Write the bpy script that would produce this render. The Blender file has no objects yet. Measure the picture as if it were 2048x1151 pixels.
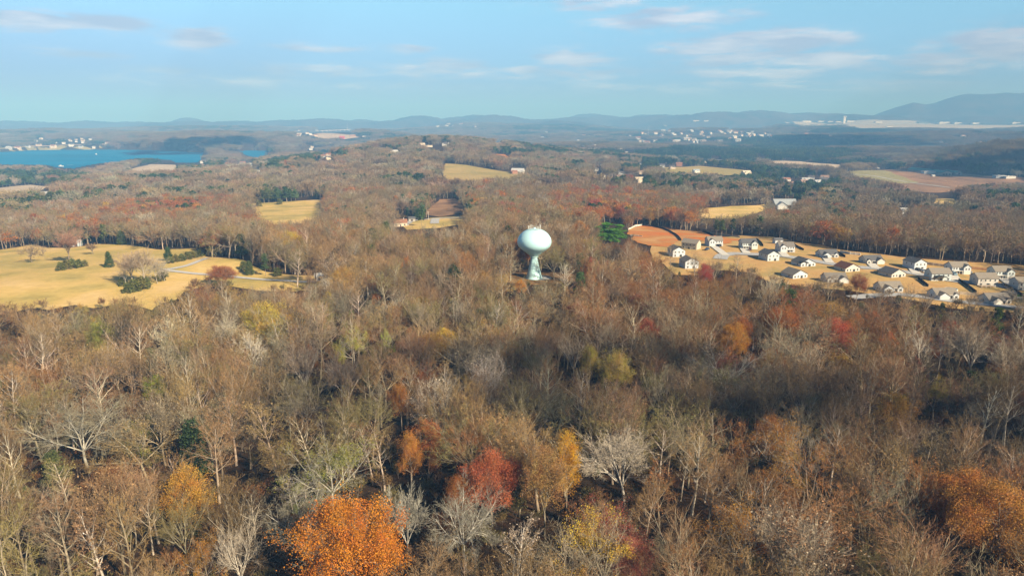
import bpy, math, random
import numpy as np
from mathutils import Vector, Matrix
from mathutils.geometry import delaunay_2d_cdt

# ------------------------------------------------------------------ camera, sky, sun, exposure
S = bpy.context.scene
COL = S.collection
CAM_Z, PITCH, FPX = 85.0, math.radians(14.0), 1365.33
cam = bpy.data.cameras.new('camera'); cam_o = bpy.data.objects.new('camera', cam); COL.objects.link(cam_o)
cam_o.location = (0, 0, CAM_Z); cam_o.rotation_euler = (math.radians(90) - PITCH, 0, 0)
cam.sensor_width = 36; cam.lens = 24.0; cam.clip_start = 0.5; cam.clip_end = 60000
S.camera = cam_o
SUN_EL, SUN_AZ = math.radians(31), math.radians(133)      # azimuth clockwise from +Y
sund = (math.sin(SUN_AZ) * math.cos(SUN_EL), math.cos(SUN_AZ) * math.cos(SUN_EL), math.sin(SUN_EL))
sl = bpy.data.lights.new('sun', 'SUN'); so = bpy.data.objects.new('sun', sl); COL.objects.link(so)
sl.energy = 5.0; sl.angle = math.radians(0.53); sl.color = (1.0, 0.86, 0.64)
so.rotation_euler = Vector(sund).to_track_quat('Z', 'Y').to_euler()
so.location = (300, -300, 700)
S.view_settings.view_transform = 'Standard'; S.view_settings.look = 'None'
S.view_settings.exposure = 1.08; S.view_settings.gamma = 1.0
S.cycles.max_bounces = 4; S.cycles.diffuse_bounces = 1; S.cycles.glossy_bounces = 2
S.cycles.transmission_bounces = 2; S.cycles.volume_bounces = 0; S.cycles.transparent_max_bounces = 8
S.cycles.use_denoising = True
S.cycles.use_adaptive_sampling = True; S.cycles.adaptive_threshold = 0.01
S.cycles.caustics_reflective = False; S.cycles.caustics_refractive = False
S.cycles.sample_clamp_indirect = 4.0


def px_dir(px, py):
    a = (px - 1024.0) / FPX; b = (575.5 - py) / FPX
    return np.array([a, math.cos(PITCH) + b * math.sin(PITCH), -math.sin(PITCH) + b * math.cos(PITCH)])


def project(x, y, z):
    """world -> pixel of the 2048 x 1151 frame and depth (arrays)"""
    dz = z - CAM_Z
    dep = y * math.cos(PITCH) - dz * math.sin(PITCH)
    up = y * math.sin(PITCH) + dz * math.cos(PITCH)
    dd = np.where(dep > 1, dep, 1.0)
    return 1024 + FPX * x / dd, 575.5 - FPX * up / dd, dep


class NT:
    """small node-tree helper"""
    def __init__(s, nt): s.nt = nt; s.nt.nodes.clear()
    def n(s, t, **kw):
        nd = s.nt.nodes.new(t)
        for k, v in kw.items():
            if k.startswith('i_'): nd.inputs[k[2:].replace('_', ' ')].default_value = v
            else: setattr(nd, k, v)
        return nd
    def l(s, a, b): s.nt.links.new(a, b)
    def math(s, op, a, b=None, c=None, clamp=False):
        nd = s.n('ShaderNodeMath', operation=op); nd.use_clamp = clamp
        for i, v in enumerate((a, b, c)):
            if v is None: continue
            if isinstance(v, (int, float)): nd.inputs[i].default_value = v
            else: s.l(v, nd.inputs[i])
        return nd.outputs[0]
    def mix(s, f, a, b, mode='MIX'):
        nd = s.n('ShaderNodeMix', data_type='RGBA', blend_type=mode)
        for sock, v in ((nd.inputs[0], f), (nd.inputs[6], a), (nd.inputs[7], b)):
            if isinstance(v, (int, float)): sock.default_value = v
            elif isinstance(v, tuple): sock.default_value = v if len(v) == 4 else v + (1,)
            else: s.l(v, sock)
        return nd.outputs[2]
    def ramp(s, f, stops):
        nd = s.n('ShaderNodeValToRGB'); e = nd.color_ramp.elements
        while len(e) > 1: e.remove(e[-1])
        for i, (p, c) in enumerate(stops):
            el = e[0] if i == 0 else e.new(p)
            el.position = p; el.color = c if len(c) == 4 else c + (1,)
        s.l(f, nd.inputs[0]); return nd.outputs[0]


# sky: Nishita with thin stratocumulus laid out on the celestial sphere
W = bpy.data.worlds.new('World'); S.world = W; W.use_nodes = True
w = NT(W.node_tree)
sky = w.n('ShaderNodeTexSky', sky_type='NISHITA', sun_disc=False)
sky.sun_elevation = SUN_EL; sky.sun_rotation = SUN_AZ
sky.altitude = 300; sky.air_density = 1.0; sky.dust_density = 0.6; sky.ozone_density = 1.2
tc = w.n('ShaderNodeTexCoord'); sep = w.n('ShaderNodeSeparateXYZ'); w.l(tc.outputs['Generated'], sep.inputs[0])
X, Y, Z = sep.outputs
hyp = w.math('SQRT', w.math('ADD', w.math('MULTIPLY', X, X), w.math('MULTIPLY', Y, Y)))
AZ = w.math('ARCTAN2', X, Y); EL = w.math('DIVIDE', Z, hyp)
cmb = w.n('ShaderNodeCombineXYZ'); w.l(AZ, cmb.inputs[0]); w.l(w.math('MULTIPLY', EL, 5.5), cmb.inputs[1])
nz1 = w.n('ShaderNodeTexNoise', i_Scale=13.0, i_Detail=10.0, i_Roughness=0.68, i_Distortion=0.35); w.l(cmb.outputs[0], nz1.inputs['Vector'])
nz2 = w.n('ShaderNodeTexNoise', i_Scale=8.0, i_Detail=7.0, i_Roughness=0.55)
off = w.n('ShaderNodeVectorMath', operation='ADD'); off.inputs[1].default_value = (3.1, 7.7, 1.0)
w.l(cmb.outputs[0], off.inputs[0]); w.l(off.outputs[0], nz2.inputs['Vector'])


def sky_uv(px, py):
    d = px_dir(px, py); return math.atan2(d[0], d[1]), d[2] / math.hypot(d[0], d[1])


BLOBS = [(60, 42, 110, 24, .95), (190, 44, 110, 17, .9), (392, 74, 66, 22, 1.0), (140, 108, 120, 14, .55), (350, 143, 110, 13, .4),
         (640, 96, 100, 13, .5), (830, 97, 70, 12, .5), (640, 143, 150, 16, .6), (880, 138, 130, 22, .7), (430, 160, 300, 16, .35),
         (1150, 120, 90, 26, .7), (1060, 143, 70, 14, .65), (1150, 150, 220, 16, .5), (1200, 8, 130, 20, .6), (1340, 36, 170, 26, .75),
         (1200, 75, 60, 12, .4), (1560, 82, 150, 26, .95), (1440, 95, 140, 18, .85), (1470, 118, 150, 16, .85), (1640, 122, 170, 20, .75),
         (1560, 145, 300, 16, .6), (1850, 95, 70, 14, .6), (1880, 140, 110, 16, .55), (1990, 95, 110, 40, .95), (2040, 68, 60, 16, .8),
         (1900, 118, 160, 20, .7), (700, 172, 420, 16, .35), (1500, 172, 600, 18, .4),
         (-500, 60, 260, 40, .8), (-250, 120, 260, 26, .6), (2350, 80, 240, 40, .8), (2700, 110, 300, 36, .7)]
msk = None
for (bx, by, bw, bh, st) in BLOBS:
    u0, v0 = sky_uv(bx, by); u1, _ = sky_uv(bx + bw, by); _, v1 = sky_uv(bx, by - bh)
    du = w.math('MULTIPLY', w.math('SUBTRACT', AZ, u0), 1 / abs(u1 - u0))
    dv = w.math('MULTIPLY', w.math('SUBTRACT', EL, v0), 1 / abs(v1 - v0))
    q = w.math('MULTIPLY_ADD', du, du, w.math('MULTIPLY', dv, dv))
    g = w.math('MULTIPLY', w.math('EXPONENT', w.math('MULTIPLY', q, -1.1)), st)
    msk = g if msk is None else w.math('MAXIMUM', msk, g)
ragged = w.math('MULTIPLY_ADD', w.math('SUBTRACT', nz1.outputs[0], 0.50), 2.7, msk)
cover = w.n('ShaderNodeMapRange', interpolation_type='SMOOTHSTEP'); w.l(ragged, cover.inputs[0])
cover.inputs[1].default_value = 0.0; cover.inputs[2].default_value = 0.72
cov = w.math('MULTIPLY', cover.outputs[0], w.math('MULTIPLY', w.math('MINIMUM', w.math('MULTIPLY', msk, 2.6), 1.0), 0.95))
litc = w.n('ShaderNodeMapRange'); w.l(nz2.outputs[0], litc.inputs[0]); litc.inputs[1].default_value = .42; litc.inputs[2].default_value = .66
ccol = w.mix(litc.outputs[0], (4.4, 5.3, 7.3), (8.2, 8.6, 9.8))
grad = w.ramp(w.math('MULTIPLY', EL, 2.0), [(0.0, (.46, .44, .95)), (.11, (.48, .64, 1.02)), (.30, (.87, 1.15, 1.12)), (.36, (.80, .95, .92)), (.65, (.38, .44, .46))])  # tint by elevation; dimmed above the frame to cut fill light on the land
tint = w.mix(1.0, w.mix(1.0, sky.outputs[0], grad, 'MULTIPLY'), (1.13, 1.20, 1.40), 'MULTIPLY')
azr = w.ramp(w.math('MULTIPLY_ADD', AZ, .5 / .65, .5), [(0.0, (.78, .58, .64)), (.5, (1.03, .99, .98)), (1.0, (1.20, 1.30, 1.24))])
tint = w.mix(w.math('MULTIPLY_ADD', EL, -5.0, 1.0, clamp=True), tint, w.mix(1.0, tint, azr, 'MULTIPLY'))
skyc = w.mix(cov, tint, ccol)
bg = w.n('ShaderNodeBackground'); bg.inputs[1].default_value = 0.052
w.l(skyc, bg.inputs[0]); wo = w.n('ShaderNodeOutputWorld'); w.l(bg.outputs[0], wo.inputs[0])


# ------------------------------------------------------------------ helpers
def tag(o, label=None, cat=None, group=None, kind=None):
    if label: o['label'] = label
    if cat: o['category'] = cat
    if group: o['group'] = group
    if kind: o['kind'] = kind
    return o


def empty(name, loc=(0, 0, 0), rz=0.0, link=True):
    o = bpy.data.objects.new(name, None); o.location = loc; o.rotation_euler = (0, 0, rz)
    if link: COL.objects.link(o)
    return o


def mesh_from(name, V, quads=None, tris=None, mats=(), qmi=None, tmi=None, vattr=None, smooth=False):
    """fast mesh from numpy arrays"""
    me = bpy.data.meshes.new(name)
    V = np.asarray(V, np.float32)
    nq = 0 if quads is None else len(quads); nt = 0 if tris is None else len(tris)
    me.vertices.add(len(V)); me.vertices.foreach_set('co', V.ravel())
    idx = []
    if nq: idx.append(np.asarray(quads, np.int32).ravel())
    if nt: idx.append(np.asarray(tris, np.int32).ravel())
    idx = np.concatenate(idx) if idx else np.zeros(0, np.int32)
    me.loops.add(len(idx)); me.loops.foreach_set('vertex_index', idx)
    me.polygons.add(nq + nt)
    ls = np.concatenate([np.arange(nq) * 4, nq * 4 + np.arange(nt) * 3]).astype(np.int32)
    me.polygons.foreach_set('loop_start', ls)
    if qmi is not None or tmi is not None:
        mi = np.concatenate([np.asarray(qmi if qmi is not None else np.zeros(nq)), np.asarray(tmi if tmi is not None else np.zeros(nt))]).astype(np.int32)
        me.polygons.foreach_set('material_index', mi)
    for m in mats: me.materials.append(m)
    if vattr:
        for k, a in vattr.items():
            a = np.asarray(a, np.float32)
            if a.ndim == 1:
                at = me.attributes.new(k, 'FLOAT', 'POINT'); at.data.foreach_set('value', a)
            else:
                at = me.attributes.new(k, 'FLOAT_VECTOR', 'POINT'); at.data.foreach_set('vector', a.ravel())
    me.update(calc_edges=True); me.validate()
    me.polygons.foreach_set('use_smooth', np.full(nq + nt, smooth, bool))
    return me


def obj(name, me, parent=None, link=True):
    o = bpy.data.objects.new(name, me)
    if link: COL.objects.link(o)
    if parent is not None: o.parent = parent
    return o


def material(name, rough=0.9, spec=0.2):
    m = bpy.data.materials.new(name); m.use_nodes = True
    t = NT(m.node_tree); p = t.n('ShaderNodeBsdfPrincipled'); o = t.n('ShaderNodeOutputMaterial')
    p.inputs['Roughness'].default_value = rough; p.inputs['Specular IOR Level'].default_value = spec
    t.l(p.outputs[0], o.inputs[0]); return m, t, p


def plain(name, col, rough=0.85, spec=0.2, var=0.12, scale=1.5, metal=0.0):
    """a colour with gentle noise wear"""
    m, t, p = material(name, rough, spec)
    tcx = t.n('ShaderNodeTexCoord'); nz = t.n('ShaderNodeTexNoise', i_Scale=scale, i_Detail=5.0, i_Roughness=0.6)
    t.l(tcx.outputs['Object'], nz.inputs['Vector'])
    f = t.n('ShaderNodeMapRange'); t.l(nz.outputs[0], f.inputs[0]); f.inputs[1].default_value = .3; f.inputs[2].default_value = .7
    f.inputs[3].default_value = 1 - var; f.inputs[4].default_value = 1 + var
    mm = t.n('ShaderNodeVectorMath', operation='SCALE'); mm.inputs[0].default_value = col; t.l(f.outputs[0], mm.inputs['Scale'])
    t.l(mm.outputs[0], p.inputs['Base Color']); p.inputs['Metallic'].default_value = metal
    return m


# value noise
def _hash(ix, iy, seed):
    n = (ix.astype(np.int64) * 374761393 + iy.astype(np.int64) * 668265263 + seed * 982451653) & 0x7fffffff
    n = ((n ^ (n >> 13)) * 1274126177) & 0x7fffffff
    n = n ^ (n >> 16)
    return (n & 0xffff) / 65535.0


def vnoise(x, y, seed=0):
    x = np.asarray(x, float); y = np.asarray(y, float)
    ix = np.floor(x); iy = np.floor(y); fx = x - ix; fy = y - iy
    fx = fx * fx * (3 - 2 * fx); fy = fy * fy * (3 - 2 * fy)
    a = _hash(ix, iy, seed); b = _hash(ix + 1, iy, seed); c = _hash(ix, iy + 1, seed); d = _hash(ix + 1, iy + 1, seed)
    return (a * (1 - fx) + b * fx) * (1 - fy) + (c * (1 - fx) + d * fx) * fy


def fbm(x, y, seed=0, oct=4):
    s = 0; a = 0.5
    for i in range(oct):
        s = s + a * (vnoise(x, y, seed + i * 17) - 0.5); x = x * 2.03; y = y * 2.03; a *= 0.5
    return s


def inpoly(px, py, poly):
    px = np.asarray(px, float); py = np.asarray(py, float); r = np.zeros(px.shape, bool)
    n = len(poly)
    for i in range(n):
        x0, y0 = poly[i]; x1, y1 = poly[(i + 1) % n]
        if y0 == y1: continue
        c = ((y0 > py) != (y1 > py)) & (px < (x1 - x0) * (py - y0) / (y1 - y0) + x0)
        r ^= c
    return r


# ------------------------------------------------------------------ terrain
LAKE_Z = -61.0
LAKES = [[(-60, 308), (0, 304), (60, 300), (200, 299), (300, 300), (345, 302), (412, 305), (406, 314), (398, 326), (372, 331), (352, 330),
          (345, 323), (300, 317), (262, 319), (240, 326), (190, 336), (150, 343), (110, 341), (80, 334), (0, 331), (-60, 330)],
         [(450, 303), (500, 300.5), (540, 301), (540, 311), (514, 318), (494, 314), (480, 308)],
         [(598, 303), (630, 301), (634, 304), (606, 307)]]
AIRPORT = [(1560, 244), (1700, 242), (1850, 245), (2060, 249), (2060, 254), (1960, 258), (1850, 256), (1720, 257), (1690, 251), (1600, 252)]
BASE = np.array([(0, -6), (80, -6), (140, -7), (200, -9), (270, -6), (330, -1), (370, 0), (430, -1), (520, -5), (700, -17), (1000, -30), (1500, -44), (2200, -53),
                 (3200, -56), (6000, -58), (40000, -58)], float)


def pk(px, r):    # pixel column + range -> x, y
    t = (px - 1024) / 1407.0; return r * t / math.hypot(1, t), r / math.hypot(1, t)


# (pixel column, range, rise, sigma across, sigma along)
HILLS = [(845, 1950, 70, 220, 520), (700, 1750, 30, 170, 380), (960, 2050, 46, 220, 400), (1120, 2150, 26, 240, 360), (1180, 1150, 16, 190, 260),
         (560, 3700, 50, 420, 300), (650, 4000, 62, 300, 350), (720, 4200, 66, 260, 300), (480, 4200, 50, 500, 300), (230, 4700, 42, 900, 420), (60, 5600, 52, 700, 420),
         (1000, 6200, 60, 900, 500), (380, 6600, 58, 1100, 500), (300, 3500, 26, 260, 240), (430, 3500, 30, 260, 240),
         (1470, 5200, 62, 560, 300), (1260, 5000, 30, 500, 320), (1650, 3900, 40, 380, 320), (1800, 4300, 48, 700, 380), (2000, 4200, 54, 600, 380),
         (2100, 2500, 66, 170, 330), (1960, 2900, 22, 400, 260), (1560, 2600, 14, 500, 200), (1100, 3000, 20, 500, 260), (1300, 2700, 12, 420, 200),
         (200, 1300, 10, 200, 200), (380, 1250, 12, 160, 220), (600, 1350, 10, 240, 200)]
FAR = []
_r = random.Random(5)
for (p0, p1, lo, hi, rr) in ((-500, 620, 90, 125, 9800), (560, 830, 130, 175, 9300), (800, 1040, 175, 215, 9300), (1040, 1180, 150, 200, 9500), (1150, 1290, 225, 262, 9700),
                             (1270, 1420, 205, 250, 9000), (1400, 1540, 235, 275, 8800), (1500, 1760, 205, 245, 9200), (1700, 2100, 200, 245, 9200), (2100, 2600, 190, 250, 9200),
                             (900, 1160, 120, 160, 7900), (1380, 1540, 150, 190, 7900)):
    n = max(3, int((p1 - p0) / 55))
    for i in range(n):
        c_ = p0 + (p1 - p0) * (i + .5) / n + _r.uniform(-20, 20); a_ = _r.uniform(lo, hi); ca = 1 / math.hypot(1, (c_ - 1024) / 1407)
        FAR.append((c_, rr + _r.uniform(-900, 900), (143 + (a_ - 143) * ca if a_ > 143 else a_) * .9, _r.uniform(350, 700), 500))
# the long flat-topped mountain at the far right and the knob before it
MOUNT = [(376, 10800, 150, 230, 500)]
M_PROF = np.array([(1690, 0), (1760, 225), (1790, 308), (1808, 345), (1822, 378), (1835, 362), (1848, 345), (1866, 372), (1886, 430), (1900, 462), (1914, 492), (1930, 512), (1960, 506), (2010, 520), (2100, 522), (2300, 505), (2500, 420), (2900, 100)], float)


def gauss(x, y, L, smoothmax=False):
    out = np.zeros_like(x)
    acc = np.ones_like(x); kk = 9.0
    for (c, r, a, sx, sy) in L:
        cx, cy = pk(c, r); n = math.hypot(cx, cy); ux, uy = cy / n, -cx / n
        dx, dy = x - cx, y - cy
        g = a * np.exp(-0.5 * (((dx * ux + dy * uy) / sx) ** 2 + ((dx * cx + dy * cy) / n / sy) ** 2))
        if smoothmax: out = np.maximum(out, g)
        else: acc += np.exp(np.minimum(g, 400) / kk) - 1
    return out if smoothmax else kk * np.log(acc)


def height_raw(x, y):
    r = np.hypot(x, y)
    z = np.interp(r, BASE[:, 0], BASE[:, 1])
    near = np.clip((r - 420) / 500, 0, 1)
    z = z + (1 - near) * 9 * fbm(x / 120, y / 120, 3, 3)
    z = z + near * 26 * fbm(x / 420, y / 420, 11, 4) * np.clip(1 - (r - 4500) / 4000, 0.4, 1)
    z = z + np.clip((r - 2600) / 2000, 0, 1) * 46 * fbm(x / 900, y / 900, 31, 4)
    z = z + gauss(x, y, HILLS) + np.maximum(gauss(x, y, FAR, True) * (0.86 + 0.55 * fbm(x / 500, y / 500, 51, 3)), gauss(x, y, MOUNT, True))
    pc = 1024 + 1407 * x / np.maximum(y, 1); mr = np.interp(pc, M_PROF[:, 0], M_PROF[:, 1]) * .95 * (y > 100)
    mr = np.where(mr > 143, 143 + (mr - 143) * y / np.maximum(r, 1), mr)
    mz = mr * np.exp(-.5 * ((r - 10500) / 750) ** 2) * (1 + .05 * fbm(x / 300, y / 300, 78, 3)) - 58
    z = np.where(mr > 5, np.maximum(z, mz), z)
    # housing estate and tower top stay level
    ex, ey = 150.0, 385.0
    k = np.exp(-(((x - ex) / 150) ** 2 + ((y - ey) / 75) ** 2) ** 2)
    z = z * (1 - k) + k * (0.2 - 0.004 * (x - 60))
    k = np.exp(-(((x - 12) ** 2 + (y - 368) ** 2) / 30 ** 2) ** 2); z = z * (1 - k)
    # lake flats
    z = np.where(r > 1500, np.maximum(z, LAKE_Z + 2.5), z)
    px, py, dep = project(x, y, np.full_like(x, LAKE_Z))
    m = np.zeros(x.shape, bool)
    for L in LAKES: m |= inpoly(px, py, L) & (dep > 500)
    z = np.where(m, LAKE_Z - 4, z)
    # level airfield plateau
    px, py, dep = project(x, y, np.full_like(x, 10.0))
    k = np.clip((px - 1480) / 80, 0, 1) * np.clip((r - 4900) / 400, 0, 1) * np.clip((8200 - r) / 900, 0, 1)
    z = z * (1 - k) + k * (-2 + np.clip((r - 5300) / 2900, 0, 1.1) * 36)
    return z


_azc = np.concatenate([np.radians(np.arange(-180, -46, 4.0)), np.radians(np.arange(-46, 46.01, 0.16)), np.radians(np.arange(50, 181, 4.0))])
_rc = np.concatenate([[0.0, 20.0, 40.0], np.geomspace(60, 24000, 470)])
_A, _R = np.meshgrid(_azc, _rc)
_TX, _TY = _R * np.sin(_A), _R * np.cos(_A)
_TZ = height_raw(_TX.ravel(), _TY.ravel()).reshape(_TX.shape)


def H(x, y):
    """height on the terrain mesh (bilinear in its own grid)"""
    x = np.asarray(x, float); y = np.asarray(y, float)
    a = np.arctan2(x, y); r = np.hypot(x, y)
    i = np.clip(np.searchsorted(_azc, a) - 1, 0, len(_azc) - 2); j = np.clip(np.searchsorted(_rc, r) - 1, 0, len(_rc) - 2)
    fa = (a - _azc[i]) / (_azc[i + 1] - _azc[i]); fr = (r - _rc[j]) / (_rc[j + 1] - _rc[j])
    return (_TZ[j, i] * (1 - fa) + _TZ[j, i + 1] * fa) * (1 - fr) + (_TZ[j + 1, i] * (1 - fa) + _TZ[j + 1, i + 1] * fa) * fr


_MR = np.concatenate([np.arange(60, 900, 1.0), np.geomspace(900, 20000, 1600)])


def ground(px, py, lift=0.0):
    """first point where the ray through a pixel comes down to the ground (+lift)"""
    d = px_dir(px, py); d = d / np.hypot(d[0], d[1])
    z = CAM_Z + d[2] * _MR; g = H(d[0] * _MR, d[1] * _MR) + lift
    k = np.nonzero(z <= g)[0]
    i = k[0] if len(k) else len(_MR) - 1
    if 0 < i and len(k):
        t = (z[i - 1] - g[i - 1]) / ((z[i - 1] - g[i - 1]) - (z[i] - g[i]) + 1e-9); r = _MR[i - 1] + t * (_MR[i] - _MR[i - 1])
    else: r = _MR[i]
    x, y = d[0] * r, d[1] * r
    return float(x), float(y), float(H(x, y))
# ------------------------------------------------------------------ ground, fields, water, roads
def ground_material():
    m, t, p = material('woodland_floor', 0.95, 0.1)
    g = t.n('ShaderNodeNewGeometry')
    a = t.n('ShaderNodeTexNoise', i_Scale=0.35, i_Detail=8.0, i_Roughness=0.7); t.l(g.outputs['Position'], a.inputs['Vector'])
    b = t.n('ShaderNodeTexNoise', i_Scale=0.018, i_Detail=5.0, i_Roughness=0.6); t.l(g.outputs['Position'], b.inputs['Vector'])
    litter = t.ramp(a.outputs[0], [(.28, (.014, .009, .005)), (.48, (.038, .020, .010)), (.62, (.075, .034, .015)), (.78, (.13, .07, .032))])  # litter browns lowered; the colour carries some shade of the gaps between crowns
    litter = t.mix(t.math('MULTIPLY', b.outputs[0], .75), litter, (.042, .030, .018))
    c = t.n('ShaderNodeTexNoise', i_Scale=0.0035, i_Detail=9.0, i_Roughness=0.72); t.l(g.outputs['Position'], c.inputs['Vector'])
    wood = t.ramp(c.outputs[0], [(.36, (.02, .03, .018)), (.45, (.05, .042, .03)), (.55, (.085, .06, .045)), (.68, (.07, .058, .05)), (.80, (.15, .11, .075))])
    at = t.n('ShaderNodeAttribute', attribute_name='canopy')
    t.l(t.mix(at.outputs['Fac'], litter, wood), p.inputs['Base Color'])
    bp = t.n('ShaderNodeBump', i_Strength=0.6, i_Distance=0.4); t.l(a.outputs[0], bp.inputs['Height']); t.l(bp.outputs[0], p.inputs['Normal'])
    return m


nr, na = _TX.shape
_rr = np.hypot(_TX, _TY)
rough_far = np.clip((_rr - 6500) / 800, 0, 1) * 9 * (np.random.RandomState(2).rand(nr, na) - .3)
_ap = project(_TX, _TY, np.full_like(_TX, 10.0))
rough_far *= ~inpoly(_ap[0], _ap[1], AIRPORT)
V = np.stack([_TX, _TY, _TZ + rough_far], -1).reshape(-1, 3)
ii, jj = np.meshgrid(np.arange(na - 1), np.arange(nr - 1))
q = (jj * na + ii).ravel()
quads = np.stack([q, q + 1, q + na + 1, q + na], 1)[:, ::-1]
gm = mesh_from('ground', V, quads, mats=[ground_material()], vattr={'canopy': np.clip((_rr.ravel() - 5200) / 1500, 0, 1)}, smooth=True)
tag(obj('ground', gm), 'rolling brown wooded ground reaching out to the blue hills', 'ground', kind='structure')


def noise_material(name, stops, scale, detail=6.0, rough=0.9, scale2=0.02, stops2=None, mixf=0.5, stretch=None, spec=.1):
    m, t, p = material(name, rough, spec); g = t.n('ShaderNodeNewGeometry')
    vec = g.outputs['Position']
    if stretch:
        mp = t.n('ShaderNodeMapping'); mp.inputs['Scale'].default_value = stretch[0]; mp.inputs['Rotation'].default_value = (0, 0, stretch[1])
        t.l(vec, mp.inputs[0]); vec = mp.outputs[0]
    a = t.n('ShaderNodeTexNoise', i_Scale=scale, i_Detail=detail, i_Roughness=.65); t.l(vec, a.inputs['Vector'])
    c = t.ramp(a.outputs[0], stops)
    if stops2:
        b = t.n('ShaderNodeTexNoise', i_Scale=scale2, i_Detail=4.0); t.l(g.outputs['Position'], b.inputs['Vector'])
        c = t.mix(mixf, c, t.ramp(b.outputs[0], stops2))
    t.l(c, p.inputs['Base Color'])
    bp = t.n('ShaderNodeBump', i_Strength=.3, i_Distance=.15); t.l(a.outputs[0], bp.inputs['Height']); t.l(bp.outputs[0], p.inputs['Normal'])
    return m


M_GOLD = noise_material('dry_grass', [(.28, (.33, .22, .065)), (.5, (.53, .36, .115)), (.72, (.66, .48, .20))], .25, 8, scale2=.03, stops2=[(.34, (.25, .235, .075)), (.45, (.44, .345, .11)), (.54, (.57, .405, .145)), (.66, (.66, .47, .23))], mixf=.62)
M_GREENGOLD = noise_material('green_gold_pasture', [(.3, (.26, .205, .07)), (.55, (.38, .28, .10)), (.75, (.45, .34, .15))], .12, 8, scale2=.012, stops2=[(.4, (.24, .215, .07)), (.6, (.42, .30, .12))])
M_LAWN = noise_material('dormant_lawn', [(.3, (.35, .225, .09)), (.55, (.50, .335, .14)), (.75, (.60, .43, .22))], .3, 8, scale2=.05, stops2=[(.36, (.24, .205, .075)), (.5, (.46, .29, .11)), (.62, (.40, .22, .09)), (.7, (.54, .37, .18))], mixf=.6)
M_CLAY = noise_material('red_clay', [(.3, (.36, .125, .035)), (.5, (.49, .18, .045)), (.72, (.54, .29, .11))], .16, 8, scale2=.035, stops2=[(.36, (.56, .14, .022)), (.46, (.46, .17, .045)), (.54, (.38, .22, .085)), (.62, (.50, .34, .15))], mixf=.55)
M_CROP = noise_material('stubble_crop', [(.3, (.38, .29, .20)), (.6, (.50, .40, .29)), (.8, (.55, .45, .33))], .05, 8, stretch=((1, .1, 1), .4))
M_BROWN = noise_material('brown_paddock', [(.3, (.13, .075, .045)), (.5, (.26, .14, .075)), (.7, (.40, .25, .13))], .05, 7, scale2=.008, stops2=[(.4, (.17, .11, .06)), (.6, (.36, .21, .11))])
M_PADDOCK = noise_material('green_paddock', [(.3, (.20, .19, .08)), (.7, (.34, .29, .13))], .05, 7)
M_AIR = noise_material('airfield_ground', [(.3, (.32, .28, .21)), (.6, (.44, .385, .30)), (.8, (.54, .48, .40))], .012, 7, stretch=((.3, 2, 1), 0))
M_ROAD = noise_material('asphalt', [(.3, (.31, .315, .325)), (.7, (.40, .405, .415))], .5, 8, rough=.85, spec=.3)
M_CONC = noise_material('pale_concrete', [(.3, (.48, .46, .42)), (.7, (.60, .58, .54))], .5, 8)
M_GRAVEL = noise_material('pale_gravel', [(.3, (.36, .35, .34)), (.7, (.52, .51, .50))], 1.2, 8)
M_TURF = noise_material('green_turf', [(.3, (.06, .15, .02)), (.7, (.10, .24, .04))], .5, 6)
M_CLEAR = noise_material('leafy_clearing', [(.3, (.13, .075, .035)), (.55, (.24, .14, .06)), (.75, (.36, .24, .10))], .3, 8)
M_SHORE = noise_material('shore_bank', [(.3, (.34, .25, .18)), (.7, (.50, .40, .30))], .05, 6)


def densify(P, step, jit=0.0, seed=0):
    out = []
    n = len(P)
    for i in range(n):
        a = np.array(P[i]); b = np.array(P[(i + 1) % n]); L = np.linalg.norm(b - a); k = max(1, int(L / step))
        d = (b - a) / max(L, 1e-6); nrm = np.array([-d[1], d[0]])
        for s in range(k):
            p = a + (b - a) * s / k
            o = 2 * jit * float(fbm(np.array([p[0] / (step * 3)]), np.array([p[1] / (step * 3)]), seed, 3)[0])
            out.append(p + nrm * o)
    return out


def sheet_world(name, P, mat, lift, step, label, cat, jit=0.0, zfun=None):
    """a sheet draped on the terrain inside a world-space polygon"""
    B = densify(P, step, jit, len(name))
    B = np.array(B); lo = B.min(0); hi = B.max(0)
    gx, gy = np.meshgrid(np.arange(lo[0], hi[0], step), np.arange(lo[1], hi[1], step))
    gx = gx.ravel() + .01; gy = gy.ravel() + .013
    ins = inpoly(gx, gy, [tuple(b) for b in B])
    I = np.stack([gx[ins], gy[ins]], 1)
    if len(I):   # keep interior points off the rim
        d = np.min(np.hypot(I[:, None, 0] - B[None, :, 0], I[:, None, 1] - B[None, :, 1]), 1) if len(I) * len(B) < 4e6 else np.full(len(I), step)
        I = I[d > step * .4]
    pts = [Vector(p) for p in np.concatenate([B, I])] if len(I) else [Vector(p) for p in B]
    v, e, f, *_ = delaunay_2d_cdt(pts, [], [list(range(len(B)))], 1, 1e-4)
    v = np.array([(p.x, p.y) for p in v])
    z = (H(v[:, 0], v[:, 1]) if zfun is None else zfun(v[:, 0], v[:, 1])) + lift
    tris = np.array([t for t in f if len(t) == 3], np.int32)
    # all faces up
    a, b, c = v[tris[:, 0]], v[tris[:, 1]], v[tris[:, 2]]
    s = (b[:, 0] - a[:, 0]) * (c[:, 1] - a[:, 1]) - (b[:, 1] - a[:, 1]) * (c[:, 0] - a[:, 0])
    tris[s < 0] = tris[s < 0][:, ::-1]
    o = obj(name, mesh_from(name, np.column_stack([v, z]), tris=tris, mats=[mat], smooth=True))
    return tag(o, label, cat, kind='structure')


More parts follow.
